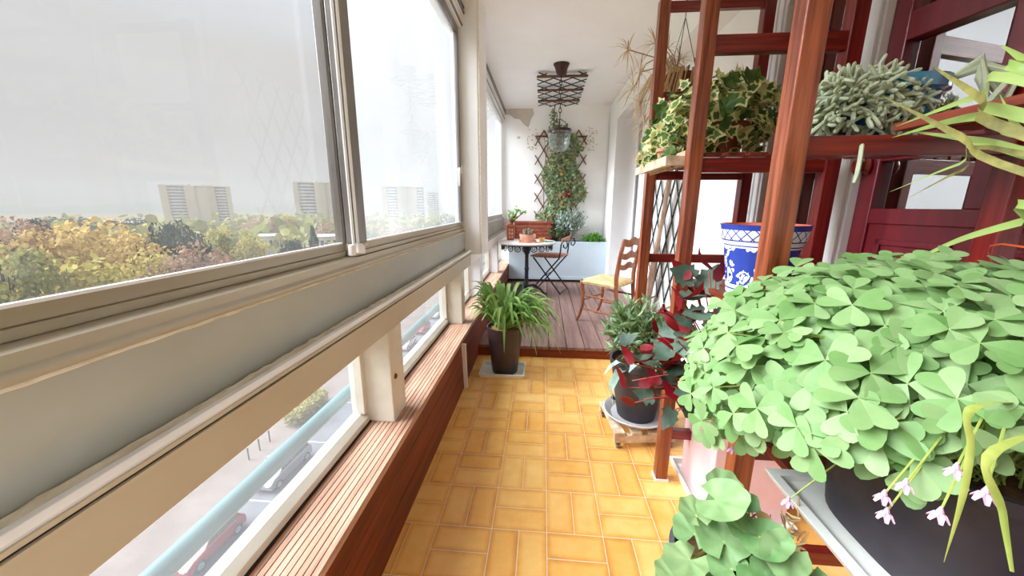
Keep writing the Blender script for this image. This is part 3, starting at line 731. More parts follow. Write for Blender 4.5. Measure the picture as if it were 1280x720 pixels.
q.build('cactus', 'cactus', rp_)
o = MB(); o.lathe([(0, TZ), (.026, TZ), (.034, TZ+.03), (.036, TZ+.045), (.030, TZ+.045), (.028, TZ+.01), (0, TZ+.01)], (-.015, 4.30, 0), 20)
tag(o.build('clay_cup', 'yellow_clay'), 'small ochre clay cup on the bistro table', 'cup')
o = MB(); o.lathe([(0, TZ), (.03, TZ), (.055, TZ+.008), (.058, TZ+.012), (.03, TZ+.006), (0, TZ+.005)], (.07, 4.34, 0), 24)
tag(o.build('teal_saucer', 'teal_glaze'), 'small teal saucer at the right rim of the bistro table', 'saucer')
# terracotta trough on the planter box
tt = thing('terracotta_trough', (-.13, 5.31, .665), 'long ribbed terracotta trough standing on the pale blue planter box', 'trough')
q = MB(); x0, x1, y0, y1 = -.40, .12, 5.20, 5.42
q.box(x0, x1, y0, y0+.02, .63, .935); q.box(x0, x1, y1-.02, y1, .63, .935); q.box(x0, x0+.02, y0, y1, .63, .935); q.box(x1-.02, x1, y0, y1, .63, .935); q.box(x0, x1, y0, y1, .631, .66)
for i in range(6): q.box(x0-.004, x1+.004, y0-.005, y1+.004, .66+i*.048, .688+i*.048)
q.box(x0-.01, x1+.01, y0-.012, y0+.022, .915, .94); q.box(x0-.01, x0+.02, y0, y1, .915, .94); q.box(x1-.02, x1+.01, y0, y1, .915, .94)
q.build('trough_body', 'terracotta', tt, smooth=False)
q = MB(); q.box(x0+.02, x1-.02, y0+.02, y1-.02, .88, .90); q.build('soil', 'soil', tt, smooth=False)

# ---- plants of the planter box
def bush(mb, c, rad, n, L, outline, r, up=.35, cup=.2, shell=.55, mi=None):
    for i in range(n):
        d = rnd_dir(r); k = r.uniform(shell, 1); p = V(c[0]+d.x*rad[0]*k, c[1]+d.y*rad[1]*k, c[2]+d.z*rad[2]*k)
        leaf_at(mb, p, (d+V(0, 0, up)+rnd_dir(r)*.6).normalized(), r.uniform(0, 6.3), L*r.uniform(.7, 1.25), outline, cup, mi=(mi(r) if mi else 0))
NARROW = [(0, 0), (.3, .09), (.65, .09), (1, 0), (.65, -.09), (.3, -.09)]
LANCE = [(0, 0), (.25, .16), (.55, .17), (1, 0), (.55, -.17), (.25, -.16)]
def sprigs(mb, stem, base, tips, r, L, outline, per, bend=.05, rs=.0025):
    for t_ in tips:
        m_ = base.lerp(t_, .55)+V(r.uniform(-bend, bend), r.uniform(-bend, bend), bend)
        P_ = [base, base.lerp(m_, .6), m_, t_]
        stem.tube(P_, rs, 5)
        for i in range(per):
            s_ = .25+.75*(i+r.random())/per
            p = m_.lerp(t_, (s_-.5)*2) if s_ > .5 else base.lerp(m_, s_*2)
            d = (t_-base).normalized(); a = (d+rnd_dir(r)*1.0).normalized(); n_ = a.cross(rnd_dir(r))
            if n_.length < .1: continue
            n_.normalize(); l = L*r.uniform(.7, 1.2)
            mb.fan([(x*l, y*l) for x, y in outline], p, a, n_.cross(a), n_, 0, 0, .45*l)
rr = R(21)
def tips_in(c, rad, n, r, lo=-.2):
    out = []
    while len(out) < n:
        d = rnd_dir(r, .2)
        if d.z < lo: continue
        k = r.uniform(.6, 1); out.append(V(c[0]+d.x*rad[0]*k, c[1]+d.y*rad[1]*k, c[2]+d.z*rad[2]*k))
    return out
g = thing('silver_shrub', (.38, 5.33, .63), 'silvery grey-green bushy shrub in the middle of the planter box', 'shrub')
fo, sm = MB(), MB(); sprigs(fo, sm, V(.34, 5.33, .63), tips_in((.37, 5.30, .88), (.28, .14, .27), 95, rr), rr, .045, LANCE, 16)
fo.build('foliage', 'grey_leaf', g); sm.build('stem', 'stem_brown', g)
g = thing('green_shrub', (.10, 5.30, .63), 'mid-green rosemary-like shrub at the left of the planter box', 'shrub')
fo, sm = MB(), MB(); sprigs(fo, sm, V(.17, 5.29, .63), tips_in((.16, 5.26, .76), (.20, .12, .18), 70, rr), rr, .042, NARROW, 18)
fo.build('foliage', 'climber_leaf', g); sm.build('stem', 'stem_brown', g)
g = thing('trailing_herb', (.72, 5.30, .63), 'bright green low herb at the right end of the planter box', 'herb')
fo, sm = MB(), MB(); sprigs(fo, sm, V(.70, 5.28, .63), tips_in((.70, 5.25, .685), (.18, .11, .11), 90, rr, -.35), rr, .03, LANCE, 14, .02)
fo.build('foliage', 'fresh_leaf', g); sm.build('stem', 'fresh_leaf', g)
# wall trellis at the end wall
def lattice(mb, o, u, v, W, H, nu, ang_step, w, t, nrm, clip=True):
    """diagonal bars both ways over a W x H field"""
    o, u, v, nrm = Vector(o), Vector(u), Vector(v), Vector(nrm)
    for sgn in (1, -1):
        k = -int(H/ang_step)-1
        while k*ang_step < W+H:
            a = k*ang_step
            pts = []
            # line x = a + sgn*y*slope
            ya, yb = 0., H
            xa, xb = (a, a+H*nu) if sgn > 0 else (W-a, W-a-H*nu)
            def cl(x0, y0, x1, y1):
                lo, hi = 0., 1.
                for p_, q_ in ((-(x1-x0), x0+.02), (x1-x0, W+.02-x0)):
                    if abs(p_) < 1e-9: continue
                    r_ = q_/p_
                    if p_ < 0: lo = max(lo, r_)
                    else: hi = min(hi, r_)
                return lo, hi
            lo, hi = cl(xa, ya, xb, yb)
            if hi-lo > .02:
                p0 = o+u*(xa+(xb-xa)*lo)+v*(ya+(yb-ya)*lo)+nrm*(t*.6*sgn); p1 = o+u*(xa+(xb-xa)*hi)+v*(ya+(yb-ya)*hi)+nrm*(t*.6*sgn)
                mb.bar(p0, p1, w, t, nrm)
            k += 1
tl = thing('trellis', (.21, 5.48, .98), 'diamond lattice trellis on the end wall behind the climber', 'trellis')
q = MB(); lattice(q, (-.12, 5.482, .98), (1, 0, 0), (0, 0, 1), .68, 1.2, .62, .16, .014, .006, (0, -1, 0)); q.build('lattice', 'lattice_brown', tl, smooth=False)
q = MB(); q.bar((-.14, 5.474, 2.10), (.56, 5.474, 2.09), .02, .012, (0, -1, 0)); q.build('batten', 'lattice_brown', tl, smooth=False)
cv = thing('climbing_plant', (.22, 5.40, .62), 'leafy climber with a dark red flower covering the end wall trellis', 'climber')
fo, fd2, sm = MB(), MB(), MB(); rr = R(31)
for k in range(7):
    x = .1+.04*k; sm.tube([V(x, 5.44, .64), V(x+rr.uniform(-.1, .1), 5.44, 1.1), V(x+rr.uniform(-.15, .15), 5.45, 1.6), V(x+rr.uniform(-.2, .2), 5.45, 2.1)], [.008, .007, .005, .003], 5)
sm.tube([V(.14, 5.44, 2.0), V(.12, 5.44, 2.2), V(.11, 5.40, 2.40), V(.12, 5.2, 2.44)], .008, 5)
def climb_density(x, z):
    w = .33 if z < 1.95 else .33*(2.3-z)/.35
    return abs(x-.24-.05*math.sin(z*5)) < w*(.75+.25*math.sin(z*9+x*4))
n = 0
while n < 2500:
    x, z = rr.uniform(-.12, .62), rr.uniform(.95, 2.22)
    if not climb_density(x, z): continue
    n += 1
    (fo if rr.random() < .74 else fd2)  # two leaf tones
    tgt = fo if rr.random() < .74 else fd2
    leaf_at(tgt, V(x, 5.46-rr.random()**1.5*.13, z), V(rr.uniform(-.7, .7), -1, rr.uniform(-.2, .9)), rr.uniform(0, 6.3), rr.uniform(.030, .054), LANCE if rr.random() < .5 else OV, .3)
for k in range(90):
    x = .12+.02*math.sin(k); z = 2.0+.42*(k/90); leaf_at(fo, V(x+rr.uniform(-.04, .04), 5.44-rr.random()*.05, z), V(rr.uniform(-.7, .7), -1, .3), rr.uniform(0, 6.3), .032, OV, .3)
for k in range(60):
    x, z = rr.choice([rr.uniform(-.26, -.12), rr.uniform(.56, .70)]), rr.uniform(1.9, 2.2); leaf_at(fd2, V(x, 5.47, z), V(0, -1, .2), rr.uniform(0, 6.3), .03, LANCE, .3)
fo.build('foliage', 'climber_leaf', cv); fd2.build('faded_foliage', 'climber_dull', cv); sm.build('stem', 'stem_brown', cv)
q = MB()
for cxx, czz in ((.30, 1.30), (.345, 1.27), (.33, 1.33)):
    for i in range(9): leaf_at(q, V(cxx, 5.30, czz)+rnd_dir(rr)*.014, (rnd_dir(rr)+V(0, -1, 0)), rr.uniform(0, 6.3), .034, OV, .5)
q.build('flower', 'red_bloom', cv)
# ceiling trellis
ct = thing('ceiling_trellis', (.15, 4.72, 2.46), 'dark green folding lattice fixed flat under the ceiling', 'trellis')
q = MB(); lattice(q, (-.08, 4.10, 2.462), (1, 0, 0), (0, 1, 0), .48, 1.28, .9, .20, .014, .007, (0, 0, 1)); q.build('lattice', 'lattice_green', ct, smooth=False)
for y in (4.16, 4.62, 5.06):
    q = MB(); q.bar((-.10, y, 2.448), (.42, y, 2.446), .045, .012, (0, 0, 1)); q.build('batten', 'lattice_brown', ct, smooth=False)
# lantern
ln = thing('hanging_lantern', (.14, 3.95, CZ), 'clear bell-jar lantern hanging on a chain from the ceiling', 'lantern')
LC = V(.14, 3.95, 0)
q = MB(); q.lathe([(0, 2.38), (.022, 2.38), (.045, 2.40), (.06, 2.45), (.075, 2.478), (.078, CZ+.004), (0, CZ+.004)], LC, 24); q.build('canopy', 'bronze', ln)
q = MB()
for i in range(9):
    z = 2.37-i*.042; ax = V(1, 0, 0) if i % 2 else V(0, 1, 0)
    q.tube([LC+V(0, 0, z)+ax*(.012*math.cos(s))+V(0, 0, .026*math.sin(s)) for s in [k*2*pi/12 for k in range(13)]], .004, 5)
for k in range(3):
    a = 2*pi*k/3+.4; q.tube([LC+V(0, 0, 2.0), LC+V(.06*math.cos(a), .06*math.sin(a), 1.97), LC+V(.108*math.cos(a), .108*math.sin(a), 1.892)], .004, 5)
q.build('chain', 'bronze', ln)
q = MB(); q.lathe([(.104, 1.90), (.114, 1.90), (.116, 1.885), (.112, 1.876), (.104, 1.88), (.104, 1.90)], LC, 28); q.build('rim_band', 'bronze', ln)
q = MB(); q.lathe([(.109, 1.885), (.110, 1.83), (.105, 1.77), (.088, 1.72), (.055, 1.69), (.02, 1.683), (0, 1.682)], LC, 32)
q.lathe([(0, 1.685), (.02, 1.686), (.053, 1.694), (.085, 1.723), (.102, 1.772), (.107, 1.83), (.106, 1.885)], LC, 32); q.build('glass_bell', 'lantern_glass', ln)
q = MB(); q.lathe([(0, 1.668), (.012, 1.672), (.016, 1.683), (0, 1.684)], LC, 14); q.build('finial', 'bronze', ln)
q = MB()
for k in range(3):
    a = 2*pi*k/3; c = LC+V(.04*math.cos(a), .04*math.sin(a), 0); q.lathe([(0, 1.76), (.005, 1.76), (.005, 1.82), (.008, 1.822), (.006, 1.84), (0, 1.885)], c, 10); q.tube([c+V(0, 0, 1.77), LC+V(0, 0, 1.75)], .004, 5)
q.tube([LC+V(0, 0, 1.75), LC+V(0, 0, 2.0)], .004, 6); q.build('candle_cluster', 'bronze', ln)

# ================================================================== POTS ON THE RACK
def painted_pot_mat(h):
    m = bpy.data.materials.new('painted_ceramic'); m.use_nodes = True; t = NT(m)
    M = lambda op, a=None, b=None: _m(t, op, a, b)
    tc = t.a('ShaderNodeTexCoord'); sp = t.a('ShaderNodeSeparateXYZ'); t.k(tc.outputs['Object'], sp.inputs[0])
    z = M('DIVIDE', sp.outputs[2], h); a = M('ARCTAN2', sp.outputs[1], sp.outputs[0])
    def band(lo, hi): return M('MULTIPLY', M('GREATER_THAN', z, lo), M('LESS_THAN', z, hi))
    k = M('MULTIPLY', z, 46.)
    c1 = M('LESS_THAN', M('ABSOLUTE', M('SINE', M('ADD', M('MULTIPLY', a, 11.), M('MULTIPLY', k, .5)))), .2)
    c2 = M('LESS_THAN', M('ABSOLUTE', M('SINE', M('SUBTRACT', M('MULTIPLY', a, 11.), M('MULTIPLY', k, .5)))), .2)
    cross = M('MULTIPLY', M('MAXIMUM', c1, c2), band(.80, .93))
    lines = M('MAXIMUM', band(.785, .80), M('MAXIMUM', band(.72, .735), band(.93, 1.1)))
    # flower scrolls: white blotches in blue
    vo = t.a('ShaderNodeTexVoronoi', Scale=1.0); cx = t.a('ShaderNodeCombineXYZ')
    nz = t.a('ShaderNodeTexNoise', Scale=60., Detail=2.); t.k(tc.outputs['Object'], nz.inputs['Vector'])
    t.k(M('ADD', M('MULTIPLY', a, 2.4), M('MULTIPLY', nz.outputs['Fac'], .9)), cx.inputs[0]); t.k(M('ADD', M('MULTIPLY', z, 5.2), M('MULTIPLY', nz.outputs['Fac'], 1.0)), cx.inputs[1])
    t.k(cx.outputs[0], vo.inputs['Vector'])
    d = vo.outputs['Distance']
    rings = M('MAXIMUM', M('LESS_THAN', d, .22), M('MULTIPLY', M('GREATER_THAN', d, .29), M('LESS_THAN', d, .46)))
    ground = M('MULTIPLY', band(.2, .70), M('SUBTRACT', 1, rings))
    low = M('MAXIMUM', band(0, .07), band(.13, .15))
    blue = M('MAXIMUM', M('MAXIMUM', cross, lines), M('MAXIMUM', ground, low))
    mx = t.a('ShaderNodeMix', data_type='RGBA'); t.k(blue, mx.inputs[0]); mx.inputs[6].default_value = S(232, 234, 240); mx.inputs[7].default_value = S(44, 66, 158)
    bs = t.a('ShaderNodeBsdfPrincipled', Roughness=.22); t.k(mx.outputs[2], bs.inputs['Base Color']); t.k(bs.outputs[0], t.out.inputs['Surface'])
    return m
MATS['painted'] = painted_pot_mat(.222)
MATS['bright_terracotta'] = mat('bright_terracotta', S(214, 116, 74), S(190, 92, 54), .7, (12, 12, 12))
PX, PY, PZ = .648, 1.15, .883
bp_ = thing('painted_pot', (PX, PY, PZ), 'blue and white painted ceramic pot, empty, on the lower rack shelf', 'pot')
q = MB(); q.lathe([(0, PZ), (.072, PZ), (.076, PZ+.006), (.082, PZ+.05), (.098, PZ+.16), (.102, PZ+.172), (.106, PZ+.176), (.112, PZ+.215), (.115, PZ+.222), (.108, PZ+.222)], (PX, PY, 0), 44); q.build('pot', 'painted', bp_)
q = MB(); q.lathe([(.1085, PZ+.2222), (.100, PZ+.19), (.084, PZ+.12), (0, PZ+.118)], (PX, PY, 0), 44); q.build('inside_glaze', 'bright_terracotta', bp_)

# ivy
IVY = [(0, 0), (-.06, .2), (.02, .48), (.22, .34), (.45, .52), (.56, .26), (1.0, 0), (.56, -.26), (.45, -.52), (.22, -.34), (.02, -.48), (-.06, -.2)]
IVIN = [(.28+(x-.28)*.66, y*.64) for x, y in IVY]
def ivy_leaf(mb, c, n, h, L):
    u, v, nn = basis(n, h); c = Vector(c)
    cu_ = rr.uniform(-.3, .7)
    mb.fan([(x*L, y*L) for x, y in IVY], c, u, v, nn, cu_/L, 1 if rr.random() < .8 else 0, .28*L)
    mb.fan([(x*L, y*L) for x, y in IVIN], c+nn*.0012, u, v, nn, cu_/L, 0 if rr.random() < .85 else 1, .28*L)
iv = thing('variegated_ivy', (.74, 1.70, 1.345), 'cream-edged variegated ivy spilling from a clay pot on the upper rack shelf', 'potted plant')
q = MB(); q.lathe(lathe_pot(.06, .085, .14, rim=.035, z0=1.345), (.74, 1.70, 0), 28); q.build('pot', 'terracotta', iv)
soil_disc(.07, 1.465, (.74, 1.70, 0), 14).build('soil', 'soil', iv)
rr = R(41); fo, sm = MB(), MB()
n = 0
while n < 470:
    d = rnd_dir(rr, .1); k = rr.uniform(.45, 1)**.6
    p = V(.70+d.x*.255*k, 1.69+d.y*.20*k, 1.50+d.z*.165*k)
    if p.z < 1.36 and p.x > .58 and p.y < 1.9 : continue
    if (p.x-.74)**2+(p.y-1.7)**2 < .09**2 and p.z < 1.48: continue
    n += 1; ivy_leaf(fo, p, (d+V(0, -.35, .35)+rnd_dir(rr)*.9), rr.uniform(0, 6.3), rr.uniform(.034, .072))
for k in range(110):   # trailing shoots on the balcony side
    t_ = rr.random(); x = rr.uniform(.43, .56); p = V(x, 1.66+rr.uniform(-.12, .16), 1.47-.16*rr.random()); ivy_leaf(fo, p, V(-.6, -.7, .3)+rnd_dir(rr)*.6, rr.uniform(0, 6.3), rr.uniform(.03, .05))
for k in range(34):
    a = rr.uniform(0, 6.3); sm.tube([V(.74, 1.70, 1.47), V(.74+.1*math.cos(a), 1.70+.08*math.sin(a), 1.56+rr.uniform(0, .05)), V(.72+.22*math.cos(a), 1.69+.17*math.sin(a), 1.47+rr.uniform(-.04, .1))], .002, 5)
fo.build('foliage', ['ivy_green', 'ivy_cream'], iv, smooth=False); sm.build('stem', 'oxalis_stem', iv)
# weathered tray with a small pot
wt = thing('weathered_tray', (.50, 1.66, 1.296), 'pale weathered wooden tray on the balcony edge of the upper rack shelf', 'tray')
q = MB(); q.box(.445, .505, 1.452, 1.90, 1.31, 1.318); q.box(.513, .56, 1.452, 1.90, 1.345, 1.353); q.build('slat', 'weathered_wood', wt, smooth=False, bevel=.002)
q = MB(); q.box(.44, .447, 1.45, 1.90, 1.30, 1.335); q.box(.445, .51, 1.45, 1.457, 1.30, 1.335); q.box(.505, .513, 1.452, 1.90, 1.30, 1.353); q.build('edge', 'weathered_wood', wt, smooth=False, bevel=.002)
sp_ = thing('small_pot', (.477, 1.60, 1.3185), 'tiny pale clay pot standing on the weathered tray below the ivy', 'pot')
q = MB(); q.lathe(lathe_pot(.02, .03, .06, .004, .016, z0=1.3185), (.477, 1.60, 0), 20); q.build('pot', 'pale_terracotta', sp_)
soil_disc(.025, 1.372, (.477, 1.60, 0), 12).build('soil', 'soil', sp_)

# sedum in a blue glazed pot
sd_ = thing('trailing_sedum', (.80, 1.03, 1.3025), 'pale grey finger-leaved succulent overflowing a blue glazed pot on the upper shelf', 'potted plant')
q = MB(); q.lathe(lathe_pot(.065, .096, .135, rim=.03, z0=1.3025), (.815, 1.03, 0), 32); q.build('pot', 'blue_glaze', sd_)
soil_disc(.08, 1.42, (.815, 1.03, 0), 16).build('soil', 'soil', sd_)
rr = R(43); fo = MB()
def finger(mb, c, d, L, r):
    e = c+d*L; m_ = c.lerp(e, .55)+rnd_dir(rr)*L*.12
    mb.tube([c, c.lerp(m_, .6), m_, m_.lerp(e, .7), e, e+(e-m_).normalized()*r*.8], [r*.75, r*.95, r, r*1.05, r*.9, r*.3], 6)
n = 0
while n < 1250:
    d = rnd_dir(rr, .15); k = rr.uniform(.6, 1)
    c = V(.735+d.x*.135*k, 1.01+d.y*.10*k, 1.375+d.z*.085*k)
    if c.z < 1.315 or (c.x > .83 and d.y < -.2 and c.z < 1.41) or (c.y < .92 and c.z < 1.34): continue
    n += 1; finger(fo, c, (d*.5+V(-.1, -.3, -.35)+rnd_dir(rr)*1.0).normalized(), rr.uniform(.020, .040), rr.uniform(.0034, .0046))
for c, L in ((V(.575, .945, 1.27), .05), (V(.60, .955, 1.285), .055), (V(.567, .95, 1.30), .04), (V(.655, .862, 1.25), .045)):
    fo.tube([c+V(.02, .03, .04), c+V(.006, .01, .03), c, c-V(0, 0, L*.6), c-V(.003, 0, L)], [.0035, .004, .0042, .0042, .003], 6)
for k in range(9):
    c = V(.885, .97, 1.43); fo.tube([c, c+V(.03, -.03, .012+.003*k), c+V(.05+rr.uniform(-.04, .02), -.06+rr.uniform(-.03, .03), -.01), c+V(.055+rr.uniform(-.05, .02), -.07, -.07-rr.random()*.03)], [.005, .006, .006, .005], 6)
fo.build('foliage', 'sedum_skin', sd_)

# strap-leaved plant reaching in from the right
sl = thing('strap_leaf_plant', (.76, .03, 0), 'strap-leaved plant whose long leaves reach in beside the succulent at upper right', 'potted plant')
q = MB(); q.lathe([(0, 0), (.10, 0), (.105, .01), (.135, .94), (.142, .96), (.142, 1.0), (.13, 1.0), (.128, .95)], (.76, .03, 0), 32); q.build('pot', 'dark_glaze', sl)
soil_disc(.125, .955, (.76, .03, 0), 16).build('soil', 'soil', sl)
def strap(px_pts, ws, m, base=(.74, .06, .97), side=None, fold=.12, k=1.5, wk=.5):
    pts = [Vector(base)]+[atD(x, y, D*k) for x, y, D in px_pts]
    # catmull resample
    P_ = [pts[0]]+pts+[pts[-1]*2-pts[-2]]; out = []; W = []
    ws_ = [w*wk for w in ws]
    for i in range(1, len(P_)-2):
        for j in range(6):
            t_ = j/6; a, b, c, d = P_[i-1:i+3]
            out.append(.5*((2*b)+(c-a)*t_+(2*a-5*b+4*c-d)*t_*t_+(3*b-a-3*c+d)*t_**3)); W.append(ws_[i-1]+(ws_[i]-ws_[i-1])*t_)
    out.append(pts[-1]); W.append(ws_[-1])
    q = MB(); q.ribbon(out, W, side, fold); return q.build('leaf', m, sl, ang=70)
UPV = UP+RT*.2
strap([(1300, 222, .52), (1200, 170, .58), (1103, 120, .66)], [.011, .018, .019, .001], 'strap_old_leaf', side=UPV)
strap([(1290, 172, .50), (1230, 125, .56), (1168, 84, .62)], [.016, .024, .022, .004], 'strap_old_leaf', side=UPV)
strap([(1310, 108, .52), (1225, 120, .60), (1120, 158, .70)], [.02, .022, .022, .001], 'strap_leaf', side=UPV)
strap([(1300, 150, .55), (1230, 145, .62), (1175, 155, .68), (1115, 172, .74)], [.03, .03, .026, .02, .001], 'strap_leaf', side=UPV)
strap([(1310, 200, .60), (1235, 178, .68), (1130, 163, .76)], [.03, .03, .026, .001], 'strap_leaf', side=UPV)
strap([(1330, 105, .45), (1290, 80, .48), (1253, 57, .52)], [.012, .018, .020, .004], 'strap_leaf', side=UPV)
strap([(1300, 175, .62), (1275, 165, .62), (1250, 118, .66)], [.02, .024, .024, .001], 'strap_leaf', side=UPV)
strap([(1270, 190, .60), (1200, 205, .66), (1112, 240, .74)], [.02, .012, .010, .001], 'strap_leaf', side=UPV)
strap([(1280, 192, .58), (1205, 212, .64), (1138, 246, .70)], [.02, .013, .012, .001], 'strap_old_leaf', side=UPV)
strap([(1330, 266, .55), (1280, 277, .58), (1200, 300, .66), (1142, 326, .74)], [.03, .024, .024, .02, .012], 'strap_leaf', side=UPV)
strap([(1290, 310, .62), (1240, 340, .70)], [.008, .006, .003], 'orange_bloom', side=UPV)
strap([(1224, 505, .52), (1215, 560, .50), (1205, 620, .49), (1180, 703, .50)], [.010, .012, .013, .012, .001], 'oxalis_stem', base=(.70, .50, .90), side=RT, k=1.15, wk=.62)
strap([(1246, 560, .50), (1255, 640, .50), (1266, 715, .50)], [.010, .013, .013, .006], 'oxalis_stem', base=(.72, .48, .90), side=RT, k=1.15, wk=.62)

# dry papyrus hanging from the trellis on the pier
pt = thing('pier_trellis', (1.045, 3.42, .35), 'dark green lattice trellis fixed on the white wall behind the rack', 'trellis')
q = MB(); lattice(q, (1.040, 2.92, .35), (0, 1, 0), (0, 0, 1), .98, 1.82, .55, .19, .014, .006, (-1, 0, 0)); q.build('lattice', 'lattice_green', pt, smooth=False)
dv = thing('dry_vine', (1.02, 3.2, .10), 'bare dried vine trunk climbing the dark green trellis behind the rack', 'vine')
rr = R(47); q = MB()
for k in range(4):
    pts = [V(.992-.012*k, 3.50-.03*k+.02*math.sin(i*1.3+k)-i*.045, .003+i*.16) for i in range(10)]; q.tube(pts, [.03-.0022*i for i in range(10)], 7)
q.build('trunk', 'vine_bark', dv)
hp = thing('hanging_planter', (.74, 2.32, 1.78), 'brown basket hanging from the ceiling with dried papyrus stalks beside the rack', 'hanging plant')
q = MB(); q.lathe([(0, 1.58), (.05, 1.585), (.085, 1.64), (.10, 1.70), (.095, 1.70), (.08, 1.66), (0, 1.65)], (.74, 2.32, .16), 20); q.build('basket', 'lattice_brown', hp)
q = MB()
for k in range(3): a = 2*pi*k/3; q.tube([V(.74+.095*math.cos(a), 2.32+.095*math.sin(a), 1.86), V(.74, 2.32, 2.15), V(.74, 2.32, CZ+.002)], .002, 4)
q.build('cord', 'black_iron', hp)
st_, fo = MB(), MB(); rr = R(53)
def umbel(c, n, L, dr):
    for i in range(n):
        d = (rnd_dir(rr)+dr*.6).normalized(); e = c+d*L*rr.uniform(.6, 1.1)+V(0, 0, -L*.15); m_ = c.lerp(e, .5)+V(0, 0, L*.1)
        fo.ribbon([c, m_, e], [.004, .006, .001], None, .1)
for x, y, Y in ((785, 62, 2.1), (800, 90, 2.1), (820, 55, 2.25), (835, 60, 2.3), (800, 130, 2.1), (812, 108, 2.2), (830, 95, 2.3), (806, 155, 2.1), (842, 110, 2.3), (850, 75, 2.35), (815, 185, 2.15), (803, 190, 2.1), (846, 145, 2.3), (792, 110, 2.05)):
    c = atY(x, y, Y); b = V(.74+rr.uniform(-.05, .05), 2.32+rr.uniform(-.05, .05), 1.83)
    if c.z < 1.8: pts = [b, b+V(-.1, -.04, .12), c+V(.06, .04, .12), c]
    else: pts = [b, b.lerp(c, .5)+V(0, 0, .05), c]
    st_.tube(pts, .0028, 5); umbel(c, 15, .11, (c-b).normalized()+V(0, 0, -.4))
for k in range(90):
    a = rr.uniform(0, 6.3); b = V(.74+.08*math.cos(a), 2.32+.08*math.sin(a), 1.85); L = rr.uniform(.10, .34)
    fo.ribbon([b, b+V(.05*math.cos(a)-.03, .05*math.sin(a), .02), b+V(.08*math.cos(a)-.06, .07*math.sin(a), -.5*L), b+V(.08*math.cos(a)-.07+rr.uniform(-.03, .03), .07*math.sin(a), -L)], [.004, .007, .006, .001], None, .2)
st_.build('stalk', 'dry_straw', hp); fo.build('dry_leaves', 'dry_straw', hp)

# ================================================================== POTS ON THE FLOOR
# strappy green plant on a white tray
wtr = thing('square_tray', (-.262, 2.40, 0), 'shallow white square tray on the tiles under the strappy green plant', 'tray')
def square_tray(x0, x1, y0, y1, z0, h, w, parent, m):
    q = MB(); q.box(x0+w, x1-w, y0+w, y1-w, z0, z0+.006); q.build('tray_base', m, parent, smooth=False)
    q = MB(); e_ = .010
    out = [(x0+e_, y0+e_), (x1-e_, y0+e_), (x1-e_, y1-e_), (x0+e_, y1-e_)]; ot = [(x0, y0), (x1, y0), (x1, y1), (x0, y1)]
    it = [(x0+w, y0+w), (x1-w, y0+w), (x1-w, y1-w), (x0+w, y1-w)]
    vs = [(*p, z0) for p in out]+[(*p, z0+h) for p in ot]+[(*p, z0+h) for p in it]+[(*p, z0+.004) for p in it]; fs = []
    for l in range(3):
        for i in range(4): fs.append((l*4+i, l*4+(i+1) % 4, (l+1)*4+(i+1) % 4, (l+1)*4+i))
    q.add(vs, fs); q.build('tray_rim', m, parent, smooth=False, bevel=.002)
square_tray(-.42, -.105, 2.285, 2.515, 0, .03, .012, wtr, 'tray_white')
sg = thing('strappy_plant', (-.25, 2.40, .0065), 'green strap-leaved plant in a dark brown pot on the white floor tray', 'potted plant')
q = MB(); q.lathe([(0, .0065), (.082, .0065), (.09, .015), (.108, .18), (.124, .33), (.126, .345), (.116, .345), (.112, .325)], (-.25, 2.40, 0), 36); q.build('pot', 'dark_glaze', sg)
soil_disc(.112, .325, (-.25, 2.40, 0), 20).build('bark_mulch', 'bark_chips', sg)
fo, bs = MB(), MB(); rr = R(61)
for k in range(150):
    a = rr.uniform(0, 2*pi); b = V(-.25+.06*math.cos(a)*rr.random(), 2.385+.06*math.sin(a)*rr.random(), .335)
    if rr.random() < .30: a = rr.uniform(-1.5, .2)
    if math.sin(a) < -.75 and rr.random() < .75: a += rr.choice((-1, 1))*1.1
    L = rr.uniform(.30, .54); rise = rr.uniform(.10, .32); dx, dy = math.cos(a), math.sin(a)*.85
    if dx < -.2: L *= .62
    drop = rr.uniform(.02, .34)
    if dx < -.3: drop *= .3; rise += .03
    pts = []
    for i in range(9):
        s_ = i/8; r_ = L*.72*(s_**.85); z = b.z+rise*math.sin(min(s_*1.9, pi*.5))*1.0-drop*max(0, s_-.38)**1.5*2.1
        pts.append(V(max(b.x+dx*r_, -.475 if z < .36 else -.54), b.y+dy*r_, max(z, .03)))
    w_ = rr.uniform(.020, .031)
    fo.ribbon(pts, [w_*.5, w_*.8, w_, w_, w_, w_*.95, w_*.8, w_*.5, w_*.05], None, .25)
for k in range(12):
    a = rr.uniform(0, 6.3); b = V(-.262+.03*math.cos(a), 2.375+.03*math.sin(a), .33); bs.ribbon([b, b+V(.01*math.cos(a), .01*math.sin(a)-.01, .05), b+V(.03*math.cos(a), .03*math.sin(a)-.015, .12)], [.016, .02, .015], None, .3)
fo.build('foliage', 'spider_leaf', sg, ang=70); bs.build('leaf_base', 'spider_base', sg)

